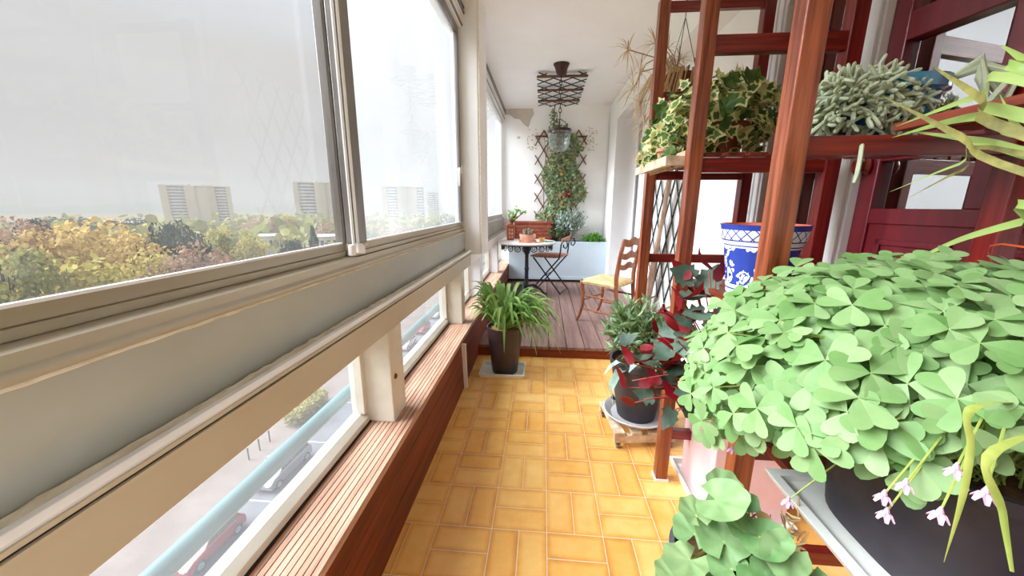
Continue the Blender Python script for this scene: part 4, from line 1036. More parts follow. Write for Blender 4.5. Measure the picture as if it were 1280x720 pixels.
# trolley, saucer, willow-leaved plant
tg = thing('plant_trolley', (.50, 1.765, 0), 'small pale wooden plant trolley on castors on the tiles', 'trolley', rz=math.radians(6))
for s in (-1, 1):
    q = MB(); q.box(-.15, .15, s*.135-.012, s*.135+.012, .032, .072); q.build('side_rail', 'weathered_wood', tg, smooth=False, bevel=.002, local=True)
for k in range(4):
    q = MB(); q.box(-.15+k*.083, -.15+k*.083+.05, -.15, .15, .072, .088); q.build('slat', 'weathered_wood', tg, smooth=False, bevel=.002, local=True)
for sx_ in (-1, 1):
    for sy_ in (-1, 1):
        q = MB(); q.tube([(sx_*.128-.008, sy_*.135, .0145), (sx_*.128+.008, sy_*.135, .0145)], .0145, 14); q.box(sx_*.128-.012, sx_*.128+.012, sy_*.135-.006, sy_*.135+.006, .022, .033); q.build('castor', 'dark_alu', tg, local=True)
sc_ = MB(); sc_.lathe([(0, .0885), (.12, .0885), (.13, .092), (.158, .118), (.164, .123), (.160, .127), (.150, .122), (.125, .098), (0, .096)], (.50, 1.765, 0), 48)
tag(sc_.build('round_saucer', 'saucer_grey'), 'round pale grey saucer on the wooden plant trolley', 'saucer')
wl_ = thing('willow_leaved_plant', (.50, 1.765, .0965), 'narrow grey-green leaved bushy plant in a dark grey pot on the trolley', 'potted plant')
z0 = .0965
q = MB(); q.lathe([(0, z0), (.088, z0), (.094, z0+.006), (.118, z0+.14), (.138, z0+.28), (.146, z0+.285), (.148, z0+.31), (.138, z0+.31), (.134, z0+.28)], (.50, 1.765, 0), 40); q.build('pot', 'grey_pot', wl_)
soil_disc(.134, z0+.285, (.50, 1.765, 0), 20).build('soil', 'soil', wl_)
fo, sm = MB(), MB(); rr = R(71)
sprigs(fo, sm, V(.50, 1.765, z0+.28), tips_in((.475, 1.73, .545), (.18, .15, .19), 85, rr, -.6), rr, .056, NARROW, 24, .03)
fo.build('foliage', 'willow_leaf', wl_); sm.build('stem', 'oxalis_stem', wl_)
fo = MB()
for pts, ws in (([V(.42, 1.70, .39), V(.37, 1.66, .43), V(.33, 1.64, .41), V(.30, 1.63, .375)], [.02, .03, .022, .002]), ([V(.43, 1.69, .385), V(.375, 1.645, .385), V(.345, 1.63, .32), V(.35, 1.63, .25), V(.355, 1.64, .215)], [.03, .045, .045, .03, .002]),
                ([V(.47, 1.66, .39), V(.43, 1.60, .45), V(.40, 1.57, .42)], [.03, .04, .002])): fo.ribbon(pts, ws, None, .2)
fo.build('succulent_leaf', 'succulent_leaf', wl_)

# pink planter with the begonia
ptr = thing('pink_planter_tray', (.77, 1.35, 0), 'white rectangular drip tray on the tiles under the pink planter', 'tray')
square_tray(.60, .93, 1.165, 1.53, 0, .034, .012, ptr, 'tray_white')
bg_ = thing('red_begonia', (.775, 1.345, .0065), 'dark-leaved begonia with red undersides in a square pale pink planter', 'potted plant')
q = MB(); q.lathe([(0, .0065), (.186, .0065), (.192, .012), (.205, .40), (.214, .405), (.214, .43), (.198, .43), (.194, .40)], (.775, 1.345, 0), 4, rot=pi/4); q.build('planter', 'pink_pot', bg_, smooth=False, bevel=.008)
q = MB(); q.box(.65, .90, 1.22, 1.47, .38, .40); q.build('soil', 'soil', bg_, smooth=False)
BEG = [(0, 0), (-.14, .2), (-.05, .42), (.12, .36), (.2, .56), (.38, .40), (.55, .46), (.62, .28), (1.0, .04), (.68, -.22), (.5, -.40), (.34, -.34), (.16, -.5), (.06, -.32), (-.12, -.34), (-.15, -.14)]
fo, rd, sm = MB(), MB(), MB(); rr = R(83)
def begonia_leaf(mb, c, n, h, L):
    leaf_at(mb, c, n, h, L, BEG, .5, .3)
BL = [(836, 432, 40), (776, 428, 20), (820, 455, 26), (853, 372, 24), (843, 411, 22), (813, 489, 22), (858, 462, 28), (830, 486, 24), (874, 388, 28), (838, 508, 24), (868, 430, 30), (850, 442, 22), (884, 362, 28), (860, 490, 24), (868, 348, 26), (906, 370, 26), (845, 472, 20), (877, 520, 30), (890, 410, 26), (850, 395, 20)]
for x, y, s_ in BL:
    Y = 1.335 if x < 845 else 1.27
    c = atY(x, y, Y)+V(0, rr.uniform(-.04, .02), 0); L = s_/457*Y*1.2
    begonia_leaf(fo, c, (CAM-c).normalized()*.7+V(-.3, 0, .6)+rnd_dir(rr)*.75, rr.uniform(0, 6.3), L)
    b = V(.68+rr.uniform(-.03, .05), 1.30+rr.uniform(-.04, .06), .40); sm.tube([b, b.lerp(c, .5)+V(0, 0, .06), c], [.003, .0025, .002], 6)
for x, y, s_ in ((799, 432, 18), (791, 453, 26), (797, 462, 24), (853, 388, 26), (855, 419, 28), (818, 414, 20), (787, 489, 28), (790, 500, 24), (814, 503, 30), (845, 500, 28), (838, 458, 24), (868, 352, 26), (886, 340, 26), (850, 400, 24), (862, 444, 30), (850, 515, 28), (828, 462, 18), (865, 402, 24), (872, 470, 30), (858, 380, 30), (846, 425, 26), (862, 415, 30), (870, 445, 30), (852, 478, 28), (838, 492, 24), (825, 478, 20), (848, 455, 22), (880, 375, 26), (866, 500, 28), (800, 480, 22), (806, 444, 18), (892, 350, 22)):
    Y = 1.31 if x < 845 else 1.25
    c = atY(x, y, Y)+V(0, rr.uniform(-.03, .05), 0); L = s_/457*Y*1.3
    n_ = (CAM-c).normalized()*.5+rnd_dir(rr)*.9
    leaf_at(rd, c, n_, rr.uniform(3.6, 5.8), L, [(0, 0), (.1, .2), (.4, .26), (.75, .14), (1, 0), (.75, -.14), (.4, -.24), (.1, -.18)], .8)
    b = V(.68+rr.uniform(-.03, .05), 1.30+rr.uniform(-.04, .06), .40); sm.tube([b, b.lerp(c, .5)+V(0, 0, .05), c], [.0028, .0024, .002], 6)
for x, y in ((829, 386),):
    c = atY(x, y, 1.33)
    for i in range(8): leaf_at(rd, c+rnd_dir(rr)*.008, rnd_dir(rr), rr.uniform(0, 6.3), .02, OV)
for p0, p1 in (((905, 470), (790, 476)), ((900, 500), (800, 500)), ((905, 440), (828, 455)), ((900, 488), (840, 520))):
    sm.tube([atY(p0[0], p0[1], 1.22), atY((p0[0]*2+p1[0])/3, (p0[1]*2+p1[1])/3-7, 1.25), atY((p0[0]+p1[0]*2)/3, (p0[1]+p1[1]*2)/3-5, 1.28), atY(p1[0], p1[1], 1.30)], .0019, 6)
fo.build('foliage', 'begonia_leaf', bg_, ang=70); rd.build('red_leaves', 'begonia_red', bg_, ang=70); sm.build('stem', 'begonia_stem', bg_)

# geranium
gx, gy = .415, .715
gr = thing('geranium', (gx, gy, 0), 'round-leaved geranium in a tall dark grey pot on the tiles in the lower corner', 'potted plant')
q = MB(); q.lathe([(0, 0), (.075, 0), (.08, .01), (.098, .36), (.104, .362), (.106, .385), (.094, .385), (.09, .35)], (gx, gy, 0), 36); q.build('pot', 'geranium_pot', gr)
soil_disc(.092, .352, (gx, gy, 0), 18).build('soil', 'soil', gr)
GER = []
for i in range(30):
    a = math.radians(18)+i/29*math.radians(324); r_ = .5*(1+.05*math.cos(a*7)); GER.append((-math.cos(a)*r_*-1*-1+.12, math.sin(a)*r_))
fo, sm, dry = MB(), MB(), MB(); rr = R(91)
def ger_leaf(c, n, h, L):
    u, v, nn = basis(n, h); k = len(GER); c = Vector(c); vs = [c]; fs = []
    for j in (.5, 1.):
        for i, (x, y) in enumerate(GER):
            rr_ = math.hypot(x, y)*j; wv = .03*math.cos(i/29*5.4*2*pi)*j
            vs.append(c+u*(x*j*L)+v*(y*j*L)+nn*L*(.35*rr_*rr_+wv))
    for i in range(k-1):
        fs += [(0, 1+i, 2+i), (1+i, 1+k+i, 2+k+i, 2+i)]
    fo.add(vs, fs)
GL = [(895, 625, 74), (925, 640, 72), (868, 668, 62), (905, 678, 70), (950, 672, 62), (862, 700, 62), (935, 708, 64), (900, 610, 50), (985, 690, 58), (975, 716, 60), (880, 640, 50), (915, 712, 50), (960, 730, 62), (880, 735, 60), (1010, 722, 52), (870, 645, 46), (930, 665, 46), (845, 725, 50), (990, 745, 60)]
for x, y, s_ in GL:
    D = rr.uniform(.82, .92); c = atD(x, y, D); L = s_/457*D*.66
    n_ = (CAM-c).normalized()*.6+V(-.1, 0, .7)+rnd_dir(rr)*.45; ger_leaf(c, n_, rr.uniform(0, 6.3), L)
    b = V(gx+rr.uniform(-.03, .03), gy+rr.uniform(-.03, .03), .352); sm.tube([b, b.lerp(c, .5)+V(0, 0, .03), c], [.004, .003, .0025], 6)
for i in range(70):
    c = atD(rr.uniform(925, 1010), rr.uniform(645, 730), rr.uniform(.93, 1.0)); d = rnd_dir(rr); dry.tube([c, c+d*.015, c+d*.03+V(0, 0, .008)], [.0015, .0025, .001], 5)
for i in range(26):
    c = atD(rr.uniform(925, 1000), rr.uniform(650, 735), rr.uniform(.92, .97)); leaf_at(dry if rr.random() < .5 else fo, c, rnd_dir(rr, .5), rr.uniform(0, 6.3), .03, OV, .6)
fo.build('foliage', 'geranium_leaf', gr, ang=70); sm.build('stem', 'oxalis_stem', gr); dry.build('dried_flowers', 'dry_straw', gr)

# oxalis
ot = thing('oxalis_tray', (.73, .575, .5725), 'white square drip tray on the low rack shelf under the shamrock plant', 'tray')
square_tray(.50, .945, .395, .75, .5725, .018, .022, ot, 'tray_white')
ox = thing('shamrock_plant', (.745, .575, .579), 'large bright green shamrock plant with pink flowers in a wide black tub', 'potted plant')
z0 = .579
q = MB(); q.lathe([(0, z0), (.180, z0), (.188, z0+.008), (.200, z0+.12), (.206, z0+.20), (.213, z0+.202), (.213, z0+.222), (.202, z0+.222), (.198, z0+.19)], (.745, .575, 0), 56, 1., .80, power=3.2); q.build('tub', 'black_plastic', ox)
soil_disc(.198, z0+.195, (.745, .575, 0), 40, None, 1, .80, 3.2).build('soil', 'soil', ox)
fo, sm, fl = MB(), MB(), MB(); rr = R(101)
HEART = [(0, 0), (.28, .24), (.62, .47), (.90, .46), (1.0, .27), (.90, .05), (.86, 0)]
def trefoil(c, n, h, L, mb=fo):
    u0, v0, nn = basis(n, h); c = Vector(c)
    for k in range(3):
        a = 2*pi*k/3+rr.uniform(-.12, .12); u = u0*math.cos(a)+v0*math.sin(a); v = nn.cross(u); dp = rr.uniform(-.05, .18)
        def P_(x, y): return c+u*(x*L)+v*(y*L)+nn*(L*(abs(y)*.15-dp*x*x*1.2-.10*abs(y)*x))
        mid = [(0, 0), (.3, 0), (.6, 0), (.86, 0)]
        up_ = [(.22, .20), (.44, .39), (.66, .51), (.86, .54), (.98, .45), (1.02, .31), (.99, .16), (.93, .06)]
        for s in (1, -1):
            vs = [P_(*p) for p in mid]+[P_(x, y*s) for x, y in up_]
            fs = [(0, 1, 4), (1, 5, 4), (1, 2, 6, 5), (2, 7, 6), (2, 8, 7), (2, 3, 9, 8), (3, 10, 9), (3, 11, 10)]
            if s < 0: fs = [tuple(reversed(f)) for f in fs]
            mb.add(vs, fs)
OC = V(.655, .655, .80); ORD = V(.345, .35, .27)
base0 = V(.72, .575, z0+.19)
n = 0
pts_ = []
while n < 860:
    d = rnd_dir(rr, .25)
    if d.z < -.42: continue
    k = rr.uniform(.86, 1.03) if rr.random() < .75 else rr.uniform(.6, .9)
    p = V(OC.x+d.x*ORD.x*k, OC.y+d.y*ORD.y*k, OC.z+d.z*ORD.z*k)
    if p.z < .62 or (p.y < .62 and p.x > .36 and p.z < .62+.22*min(1, (p.x-.36)/.12)*min(1.35, (.62-p.y)/.16)): continue
    if (p-CAM).length < .40: continue
    dv_ = p-CAM; dd_ = dv_.dot(FW); qx, qy = 640+F_PX*dv_.dot(RT)/dd_, 360-F_PX*dv_.dot(UP)/dd_
    if qy > (545 if qx < 930 else 560 if qx < 1080 else 590) and p.y < 1.2: continue
    if min([(p-o_).length for o_ in pts_[-400:]] or [1]) < .024: 
        if rr.random() < .8: continue
    pts_.append(p); n += 1
    nn_ = (V(d.x/ORD.x, d.y/ORD.y, d.z/ORD.z).normalized()*.8+V(-.2, -.32, .5)+rnd_dir(rr)*.45)
    trefoil(p, nn_, rr.uniform(0, 6.3), rr.uniform(.026, .040) if p.y > .62 else rr.uniform(.030, .046))
    b = base0+V(rr.uniform(-.13, .13), rr.uniform(-.10, .10), 0); m_ = b.lerp(p, .55)+V(0, 0, .08)
    sm.tube([b, m_, p], [.0016, .0015, .0011], 5)
for x, y, D in ((938, 508, .88), (952, 512, .88), (1105, 618, .62), (1108, 640, .63), (1132, 604, .62), (1195, 585, .6), (1232, 615, .58), (900, 542, .92), (985, 625, .75), (1175, 640, .6), (915, 560, .9)):
    c = atD(x, y, D)
    fl = MB()
    for i in range(6):
        a = 2*pi*i/6; d = V(math.cos(a)*.5, math.sin(a)*.5, -.6).normalized(); fl.ribbon([c, c+d*.005, c+d*.012], [.002, .006, .003], None, .3)
    fl.tube([c, c+V(0, 0, .006)], [.003, .001], 5); fl.build('flower', 'oxalis_flower', ox)
    b = base0; sm.tube([b, b.lerp(c, .5)+V(0, 0, .12), c], [.0018, .0016, .001], 5)
fo.build('foliage', 'oxalis_leaf', ox, ang=75); sm.build('stem', 'oxalis_stem', ox)
HAZE = .00062

# ================================================================== OUTSIDE
GZ = -18.0
rb_ = MB(); rb_.tube([(-.80, YN, .388), (-.80, YB, .388)], .026, 20)
for y in (-.9, 3.36, 5.2): rb_.tube([(-.80, y, .388), (-.80, y, -.15)], .012, 8)
tag(rb_.build('guard_rail', 'rail_blue'), 'pale blue tubular guard rail outside the lower windows', 'railing')
mb = MB(); mb.box(-.90, -.70, YN, YB+.2, -.3, -.1); st(mb.build('slab_edge', 'tower_wall', smooth=False))
mb = MB(); mb.add([(-1600, -700, GZ-.02), (60, -700, GZ-.02), (60, 1800, GZ-.02), (-1600, 1800, GZ-.02)], [(0, 1, 2, 3)]); st(mb.build('ground', 'ground_soil', smooth=False), 'open ground beyond the street', 'ground')
mb = MB(); mb.box(-19.7, -9, -60, 260, GZ-.02, GZ); st(mb.build('street', 'asphalt', smooth=False), 'grey asphalt street below the balcony', 'street')
mb = MB(); mb.box(-27, -19.7, -60, 260, GZ-.02, GZ+.12); st(mb.build('sidewalk', 'paving', smooth=False, bevel=.03), 'pinkish pavement along the parked cars', 'sidewalk')
mb = MB(); mb.box(-17.5, -17.38, -60, 260, GZ, GZ+.006)
for y in (7., 13.2, 19.0, 25.2, 31.4, 37.6): mb.box(-19.7, -17.45, y, y+.12, GZ, GZ+.006)
st(mb.build('road_marking', 'road_paint', smooth=False))
def car(loc, rz, paint, label, L=3.9, W=1.7, H=1.45, van=False):
    c = thing('car', loc, label, 'car', 'cars parked along the pavement', rz)
    h = L/2; z0 = .28
    side = [(-h, .42), (-h+.05, z0), (h-.05, z0), (h, .45), (h-.03, .66), (h-.45, .82), (h-1.15, .92), (-h+.25, .95), (-h+.02, .80)] if not van else [(-h, .42), (-h+.05, z0), (h-.05, z0), (h, .45), (h-.03, .70), (h-.35, .88), (h-.95, .98), (-h+.12, 1.0), (-h+.02, .85)]
    q = MB(); q.prism(side, 'y', -W/2, W/2); q.build('body', paint, c, smooth=False, bevel=.07, local=True)
    fr, rr2 = (h-1.1, h-1.75) if not van else (h-.95, h-1.7)
    zb, zt = (.90, H) if not van else (.97, H+.2)
    def cab(zb, zt, x0, x1, x2, x3, wb, wt):
        return [(x0, -wb, zb), (x1, -wb, zb), (x1, wb, zb), (x0, wb, zb), (x2, -wt, zt), (x3, -wt, zt), (x3, wt, zt), (x2, wt, zt)]
    F_ = [(0, 3, 2, 1), (4, 5, 6, 7), (0, 1, 5, 4), (1, 2, 6, 5), (2, 3, 7, 6), (3, 0, 4, 7)]
    xr0, xr1 = -h+.18, -h+.55
    q = MB(); q.add(cab(zb, zt-.05, xr0, fr, xr1, rr2, W/2-.06, W/2-.22), F_); q.build('windows', 'car_glass', c, smooth=False, bevel=.03, local=True)
    q = MB(); q.add(cab(zt-.06, zt, xr1-.06, rr2+.06, xr1+.02, rr2-.05, W/2-.2, W/2-.26), F_)
    for x_b, x_t in ((xr0+.02, xr1), (fr-.05, rr2), (-.1, -.1)):
        for s in (-1, 1): q.bar((x_b, s*(W/2-.06), zb), (x_t, s*(W/2-.215), zt-.04), .07, .05, (0, 1, 0))
    q.build('roof', paint, c, smooth=False, bevel=.02, local=True)
    for x in (-h+.68, h-.72):
        for s in (-1, 1):
            q = MB(); q.tube([(x, s*(W/2-.2), .31), (x, s*(W/2+.01), .31)], .31, 20); w_ = q.build('wheel', 'tyre', c, local=True)
            q = MB(); q.tube([(x, s*(W/2), .31), (x, s*(W/2+.02), .31)], .19, 14); q.build('hub_cap', 'hub', w_, local=True)
    for s in (-1, 1):
        q = MB(); q.box(h-.12, h+.01, s*(W/2-.28)-.16, s*(W/2-.28)+.16, .56, .68); q.build('headlight', 'hub', c, smooth=False, bevel=.03, local=True)
    return c
car((-18.55, 15.5, GZ), math.radians(-93), 'car_red', 'small red car parked nearest below the balcony', 3.7, 1.6, 1.40)
car((-18.6, 21.7, GZ), math.radians(-92), 'car_silver', 'silver people carrier parked behind the small red car', 4.3, 1.75, 1.45, True)
for (px, py), m_, l in (((505, 428), 'car_white', 'white car parked second behind the silver people carrier'), ((524, 409), 'car_red', 'dull red car seen small through the second lower window'), ((541, 391), 'car_white', 'white car parked furthest along, beyond the dull red car')):
    p = atZ(px, py, GZ+.6); car((-18.6, p.y, GZ), math.radians(-92), m_, l)
p = atZ(490, 448, GZ+.6)
# bollards and hedge on the pavement
for i, y in enumerate((22.6, 23.7, 24.8)):
    q = MB(); q.lathe([(0, GZ+.12), (.05, GZ+.12), (.05, GZ+1.0), (.07, GZ+1.02), (.05, GZ+1.12), (0, GZ+1.14)], (-22.0, y, 0), 10)
    tag(q.build('bollard', 'tyre'), 'slim dark bollard on the pavement beside the silver car', 'bollard', 'bollards along the pavement')
rr = R(201)
g = thing('street_hedge', (-21.6, 29, GZ+.12), 'clipped yellow-green hedge at the edge of the pavement', 'hedge')
fo = MB()
for i in range(1600): fo_p = V(-24.4+rr.uniform(-.7, .7)+2.8, rr.uniform(26.8, 31.5), GZ+.15+rr.random()**.5*1.1); leaf_at(fo, fo_p, rnd_dir(rr, .5), rr.uniform(0, 6.3), .3, OV, 0)
fo.build('foliage', 'leaf_gold', g)
# trees: prototypes then copies
QU = [(-.5, -.35), (.1, -.5), (.55, -.1), (.45, .4), (-.2, .5), (-.55, .1)]
def crown_mesh(seed, n, lobes, leaf, flat=1.0, cone=False):
    r = R(seed); mb = MB(); L = []
    for i in range(lobes):
        d = rnd_dir(r, .2); L.append((V(d.x*.58, d.y*.58, d.z*.5+.1), r.uniform(.32, .5)))
    L.append((V(0, 0, .1), .6))
    for i in range(n):
        if cone:
            t_ = r.random()**.7; a = r.uniform(0, 6.3); lay = 1-.25*math.sin(t_*26); rad = (1-t_)*.62*lay+.03; k = r.uniform(.55, 1)
            p = V(math.cos(a)*rad*k, math.sin(a)*rad*k, t_*2-1); d = V(math.cos(a), math.sin(a), .3)
        else:
            c, q_ = r.choice(L); d = rnd_dir(r); p = c+d*q_*r.uniform(.72, 1.05); p.z *= flat
        leaf_at(mb, p, d+rnd_dir(r)*.8, r.uniform(0, 6.3), leaf*r.uniform(.6, 1.4), QU, 0, 0)
    return mb
CR = {}
for nm, seed, n, lobes, leaf, cone in (('round', 1, 2600, 15, .075, False), ('loose', 2, 1900, 20, .07, False), ('cone', 3, 1800, 0, .085, True), ('flat', 4, 2200, 14, .075, False)):
    mb = crown_mesh(seed, n, lobes, leaf, .6 if nm == 'flat' else 1., cone)
    me = bpy.data.meshes.new('crown'); me.from_pydata(mb.v, [], mb.f); me.update(); CR[nm] = me
tk = MB(); tk.tube([(0, 0, 0), (.02, 0, .35), (-.01, .02, .7), (0, 0, 1)], [.035, .026, .018, .008], 8)
for k in range(7):
    a = k*2.4; z = .45+.06*k; tk.tube([(0, 0, z), (.10*math.cos(a), .10*math.sin(a), z+.11), (.2*math.cos(a), .2*math.sin(a), z+.24)], [.012, .008, .003], 5)
TKM = bpy.data.meshes.new('trunk'); TKM.from_pydata(tk.v, [], tk.f); TKM.materials.append(MATS['trunk']); TKM.update()
_tm = {}
def tree(px, ytop, D, wpx, kind, m_, label, group='trees beyond the street', name='tree', aspect=.8):
    d = ray(px, ytop); hl = math.hypot(d.x, d.y); tz = HC+D*d.z/hl; dep = D*(d.dot(FW))/hl
    x, y = d.x/hl*D, d.y/hl*D; r = wpx/2/F_PX*dep
    if (kind, m_) not in _tm:
        me = CR[kind].copy(); me.materials.append(MATS[m_]); _tm[(kind, m_)] = me
    me = _tm[(kind, m_)]
    t_ = thing(name, (x, y, GZ), label, 'tree', group, rz=(px*.37) % 6.28)
    H = tz-GZ; hr = min(r*aspect/.62 if kind != 'cone' else H*.46, H*.52)
    c = bpy.data.objects.new('crown', me); col.objects.link(c); c.parent = t_; c.scale = (r/.95, r/.95, hr/.95 if kind != 'flat' else hr/.8); c.location = (0, 0, H-hr)
    k = bpy.data.objects.new('trunk', TKM); col.objects.link(k); k.parent = t_; k.scale = (H*.6, H*.6, H*.85)
    return t_
tree(112, 270, 92, 120, 'round', 'leaf_yellow', 'tall golden yellow tree at the middle of the left window')
tree(62, 281, 80, 110, 'round', 'leaf_yellow', 'broad golden tree left of the tall golden yellow tree')
tree(165, 285, 78, 90, 'loose', 'leaf_yellow', 'ragged amber tree just left of the dark pine')
tree(85, 322, 62, 150, 'round', 'leaf_gold', 'low yellow-green tree below the tall golden tree')
tree(180, 312, 66, 80, 'loose', 'leaf_gold', 'low olive-gold tree below the ragged amber tree')
tree(8, 268, 84, 80, 'loose', 'leaf_russet', 'brownish bare tree at the far left of the window')
tree(-10, 300, 60, 110, 'loose', 'leaf_olive', 'olive bush-like tree cut by the left edge of the picture')
tree(38, 266, 120, 36, 'flat', 'leaf_conifer', 'dark pine behind the brownish tree at far left')
tree(208, 260, 100, 58, 'flat', 'leaf_conifer', 'dark spreading pine in front of the left tower block', aspect=1.2)
tree(228, 275, 96, 50, 'flat', 'leaf_conifer', 'lower dark pine right of the spreading pine', aspect=1.3)
tree(200, 285, 92, 44, 'flat', 'leaf_conifer', 'dark lower boughs pine under the spreading pine', aspect=1.3)
tree(240, 298, 76, 84, 'loose', 'leaf_russet', 'russet thinning tree below the left tower block')
tree(215, 318, 64, 80, 'loose', 'leaf_russet', 'red-brown thinning tree above the window rail')
tree(285, 284, 105, 64, 'round', 'leaf_olive', 'olive green tree right of the russet tree')
tree(308, 290, 98, 44, 'loose', 'leaf_gold', 'yellow-green tree beside the low white building')
tree(268, 284, 120, 40, 'round', 'leaf_gold', 'small golden tree at the foot of the left tower')
tree(362, 292, 125, 34, 'flat', 'leaf_conifer', 'small dark pine in front of the low white building', aspect=1.2)
tree(390, 284, 120, 40, 'cone', 'leaf_conifer', 'dark layered conifer before the middle tower block')
for px, yt, D, w_, k, m_, l in ((330, 270, 230, 60, 'loose', 'leaf_russet', 'hazy russet tree between the left and middle towers'), (355, 268, 260, 40, 'round', 'leaf_gold', 'hazy yellow tree at the left foot of the middle tower'), (300, 272, 250, 40, 'loose', 'leaf_olive', 'hazy olive tree just right of the left tower'),
                            (420, 275, 200, 50, 'loose', 'leaf_russet', 'hazy russet tree at the right foot of the middle tower'), (470, 272, 210, 50, 'loose', 'leaf_russet', 'hazy brown tree left of the third tower'), (495, 278, 150, 60, 'loose', 'leaf_russet', 'pale russet tree in front of the third tower'),
                            (535, 270, 150, 50, 'round', 'leaf_olive', 'pale green tree at the right foot of the third tower'), (560, 268, 140, 40, 'round', 'leaf_conifer', 'dark tree beside the frame of the veiled window'), (455, 280, 130, 40, 'round', 'leaf_olive', 'olive tree just right of the window mullion'),
                            (150, 272, 240, 60, 'round', 'leaf_conifer', 'blue-grey distant tree behind the golden trees'), (90, 270, 260, 60, 'round', 'leaf_conifer', 'distant grey tree left behind the golden trees'), (250, 276, 210, 40, 'round', 'leaf_olive', 'olive tree close under the left tower'), (400, 272, 240, 40, 'round', 'leaf_olive', 'hazy green tree under the middle tower')):
    tree(px, yt, D, w_, k, m_, l)
# low wooded ground further out
rr = R(211); mb = MB()
for i in range(2600):
    a = math.radians(rr.uniform(-72, -8)); D = rr.uniform(150, 430); hgt = rr.uniform(5, 13)
    c = V(math.sin(a)*D, math.cos(a)*D, GZ+hgt*rr.random()); leaf_at(mb, c, rnd_dir(rr, .6), rr.uniform(0, 6.3), rr.uniform(2.5, 5), QU, 0, 0)
o = mb.build('woodland', 'leaf_olive'); tag(o, 'scattered woodland covering the ground toward the tower blocks', 'woodland', kind='stuff')
# hills on the horizon
mb = MB(); vs = []; fs = []; n = 60
for i in range(n+1):
    a = math.radians(-85+90*i/n); h = 6+14*(.5+.5*math.sin(i*.55))*(.6+.4*math.sin(i*.23+1)); D = 1150
    vs += [(math.sin(a)*D, math.cos(a)*D, GZ), (math.sin(a)*(D+80), math.cos(a)*(D+80), GZ+h+8), (math.sin(a)*(D+400), math.cos(a)*(D+400), GZ)]
for i in range(n): fs += [(i*3, i*3+3, i*3+4, i*3+1), (i*3+1, i*3+4, i*3+5, i*3+2)]
mb.add(vs, fs); st(mb.build('hills', 'hill_green'), 'hazy wooded ridge on the horizon', 'hills')
# tower blocks
def tower(xl, xr, ytop, D, cols, label, floors=13, joint=.5):
    xm = (xl+xr)/2; d = ray(xm, ytop); hl = math.hypot(d.x, d.y); ux, uy = d.x/hl, d.y/hl
    al, ar = [math.atan2(ray(x, 255).x, ray(x, 255).y) for x in (xl, xr)]
    W = 2*D*math.tan(abs(ar-al)/2); top = HC+D*d.z/hl; H = top-GZ
    t_ = thing('tower_block', (ux*D, uy*D, GZ), label, 'building', 'tower blocks', rz=math.atan2(-ux, uy))
    # local: x to the right seen from the balcony, y away
    q = MB(); j = -W/2+W*joint
    q.box(-W/2, j-.5, 0, 16, 0, H); q.box(j+1.1, W/2, .8, 17, 0, H-.3); q.box(j-.5, j+1.1, 2.2, 16, 0, H-.6); q.build('wall', 'tower_wall', t_, smooth=False, local=True)
    q = MB(); q.box(-W/2-.3, W/2+.3, -.3, 16.5, H, H+.7)
    for k in range(5): q.box(-W*.22+k*W*.1, -W*.22+k*W*.1+W*.05, 3, 7, H+.7, H+1.6+(k % 2)*.7)
    q.build('roof_edge', 'tower_wall', t_, smooth=False, local=True)
    fh = H/floors
    for (a, b) in cols:
        x0, x1 = -W/2+W*a, -W/2+W*b; yo = 0 if a < joint else .8
        for f in range(1, floors):
            z = f*fh
            q = MB(); q.box(x0, x1, yo-.06, yo+.02, z+fh*.34, z+fh*.98); bo = q.build('balcony', 'tower_dark', t_, smooth=False, local=True)
            w_ = (x1-x0)
            q = MB(); q.box(x0+w_*.18, x1-w_*.18, yo-1.0, yo-.9, z, z+fh*.42); q.box(x0+w_*.18, x1-w_*.18, yo-.9, yo, z, z+.25); q.build('balcony_front', 'tower_white', bo, smooth=False, local=True)
    return t_
tower(200, 289, 233, 450, [(.10, .33), (.76, .93)], 'leftmost tower block, above the dark spreading pine', joint=.48)
tower(367, 438, 229, 420, [(.08, .36), (.84, .97)], 'middle tower block, partly hidden by the window mullion', joint=.55)
tower(477, 530, 234, 400, [(.12, .36), (.82, .98)], 'third tower block, pale behind the veiled sash', joint=.58)
tower(532, 547, 241, 520, [(.2, .8)], 'slim tower block right of the third tower', joint=.96)
# low white buildings
def low_building(px0, px1, y, D, label, h):
    d = ray((px0+px1)/2, y); hl = math.hypot(d.x, d.y); ux, uy = d.x/hl, d.y/hl; dep = D*d.dot(FW)/hl; W = (px1-px0)/F_PX*dep*.9; top = HC+D*d.z/hl
    t_ = thing('low_building', (ux*D, uy*D, GZ), label, 'building', None, rz=math.atan2(-ux, uy))
    q = MB(); q.box(-W/2, W/2, 0, 12, 0, top-GZ); q.build('wall', 'tower_white', t_, smooth=False, local=True)
    q = MB(); q.box(-W/2-.4, W/2+.4, -.4, 12.4, top-GZ, top-GZ+.35); q.build('roof', 'tower_white', t_, smooth=False, local=True)
    n = 6
    for i in range(n):
        q = MB(); x = -W/2+W*(i+.3)/n; q.box(x, x+W/n*.5, -.05, .02, (top-GZ)*.4, (top-GZ)*.8); q.build('window', 'tower_dark', t_, smooth=False, local=True)
low_building(316, 352, 296, 170, 'low white flat-roofed building seen between the trees', 7)
low_building(398, 445, 296, 165, 'low white pavilion in front of the middle tower', 7)
low_building(150, 182, 279, 260, 'distant white house above the golden trees', 7)
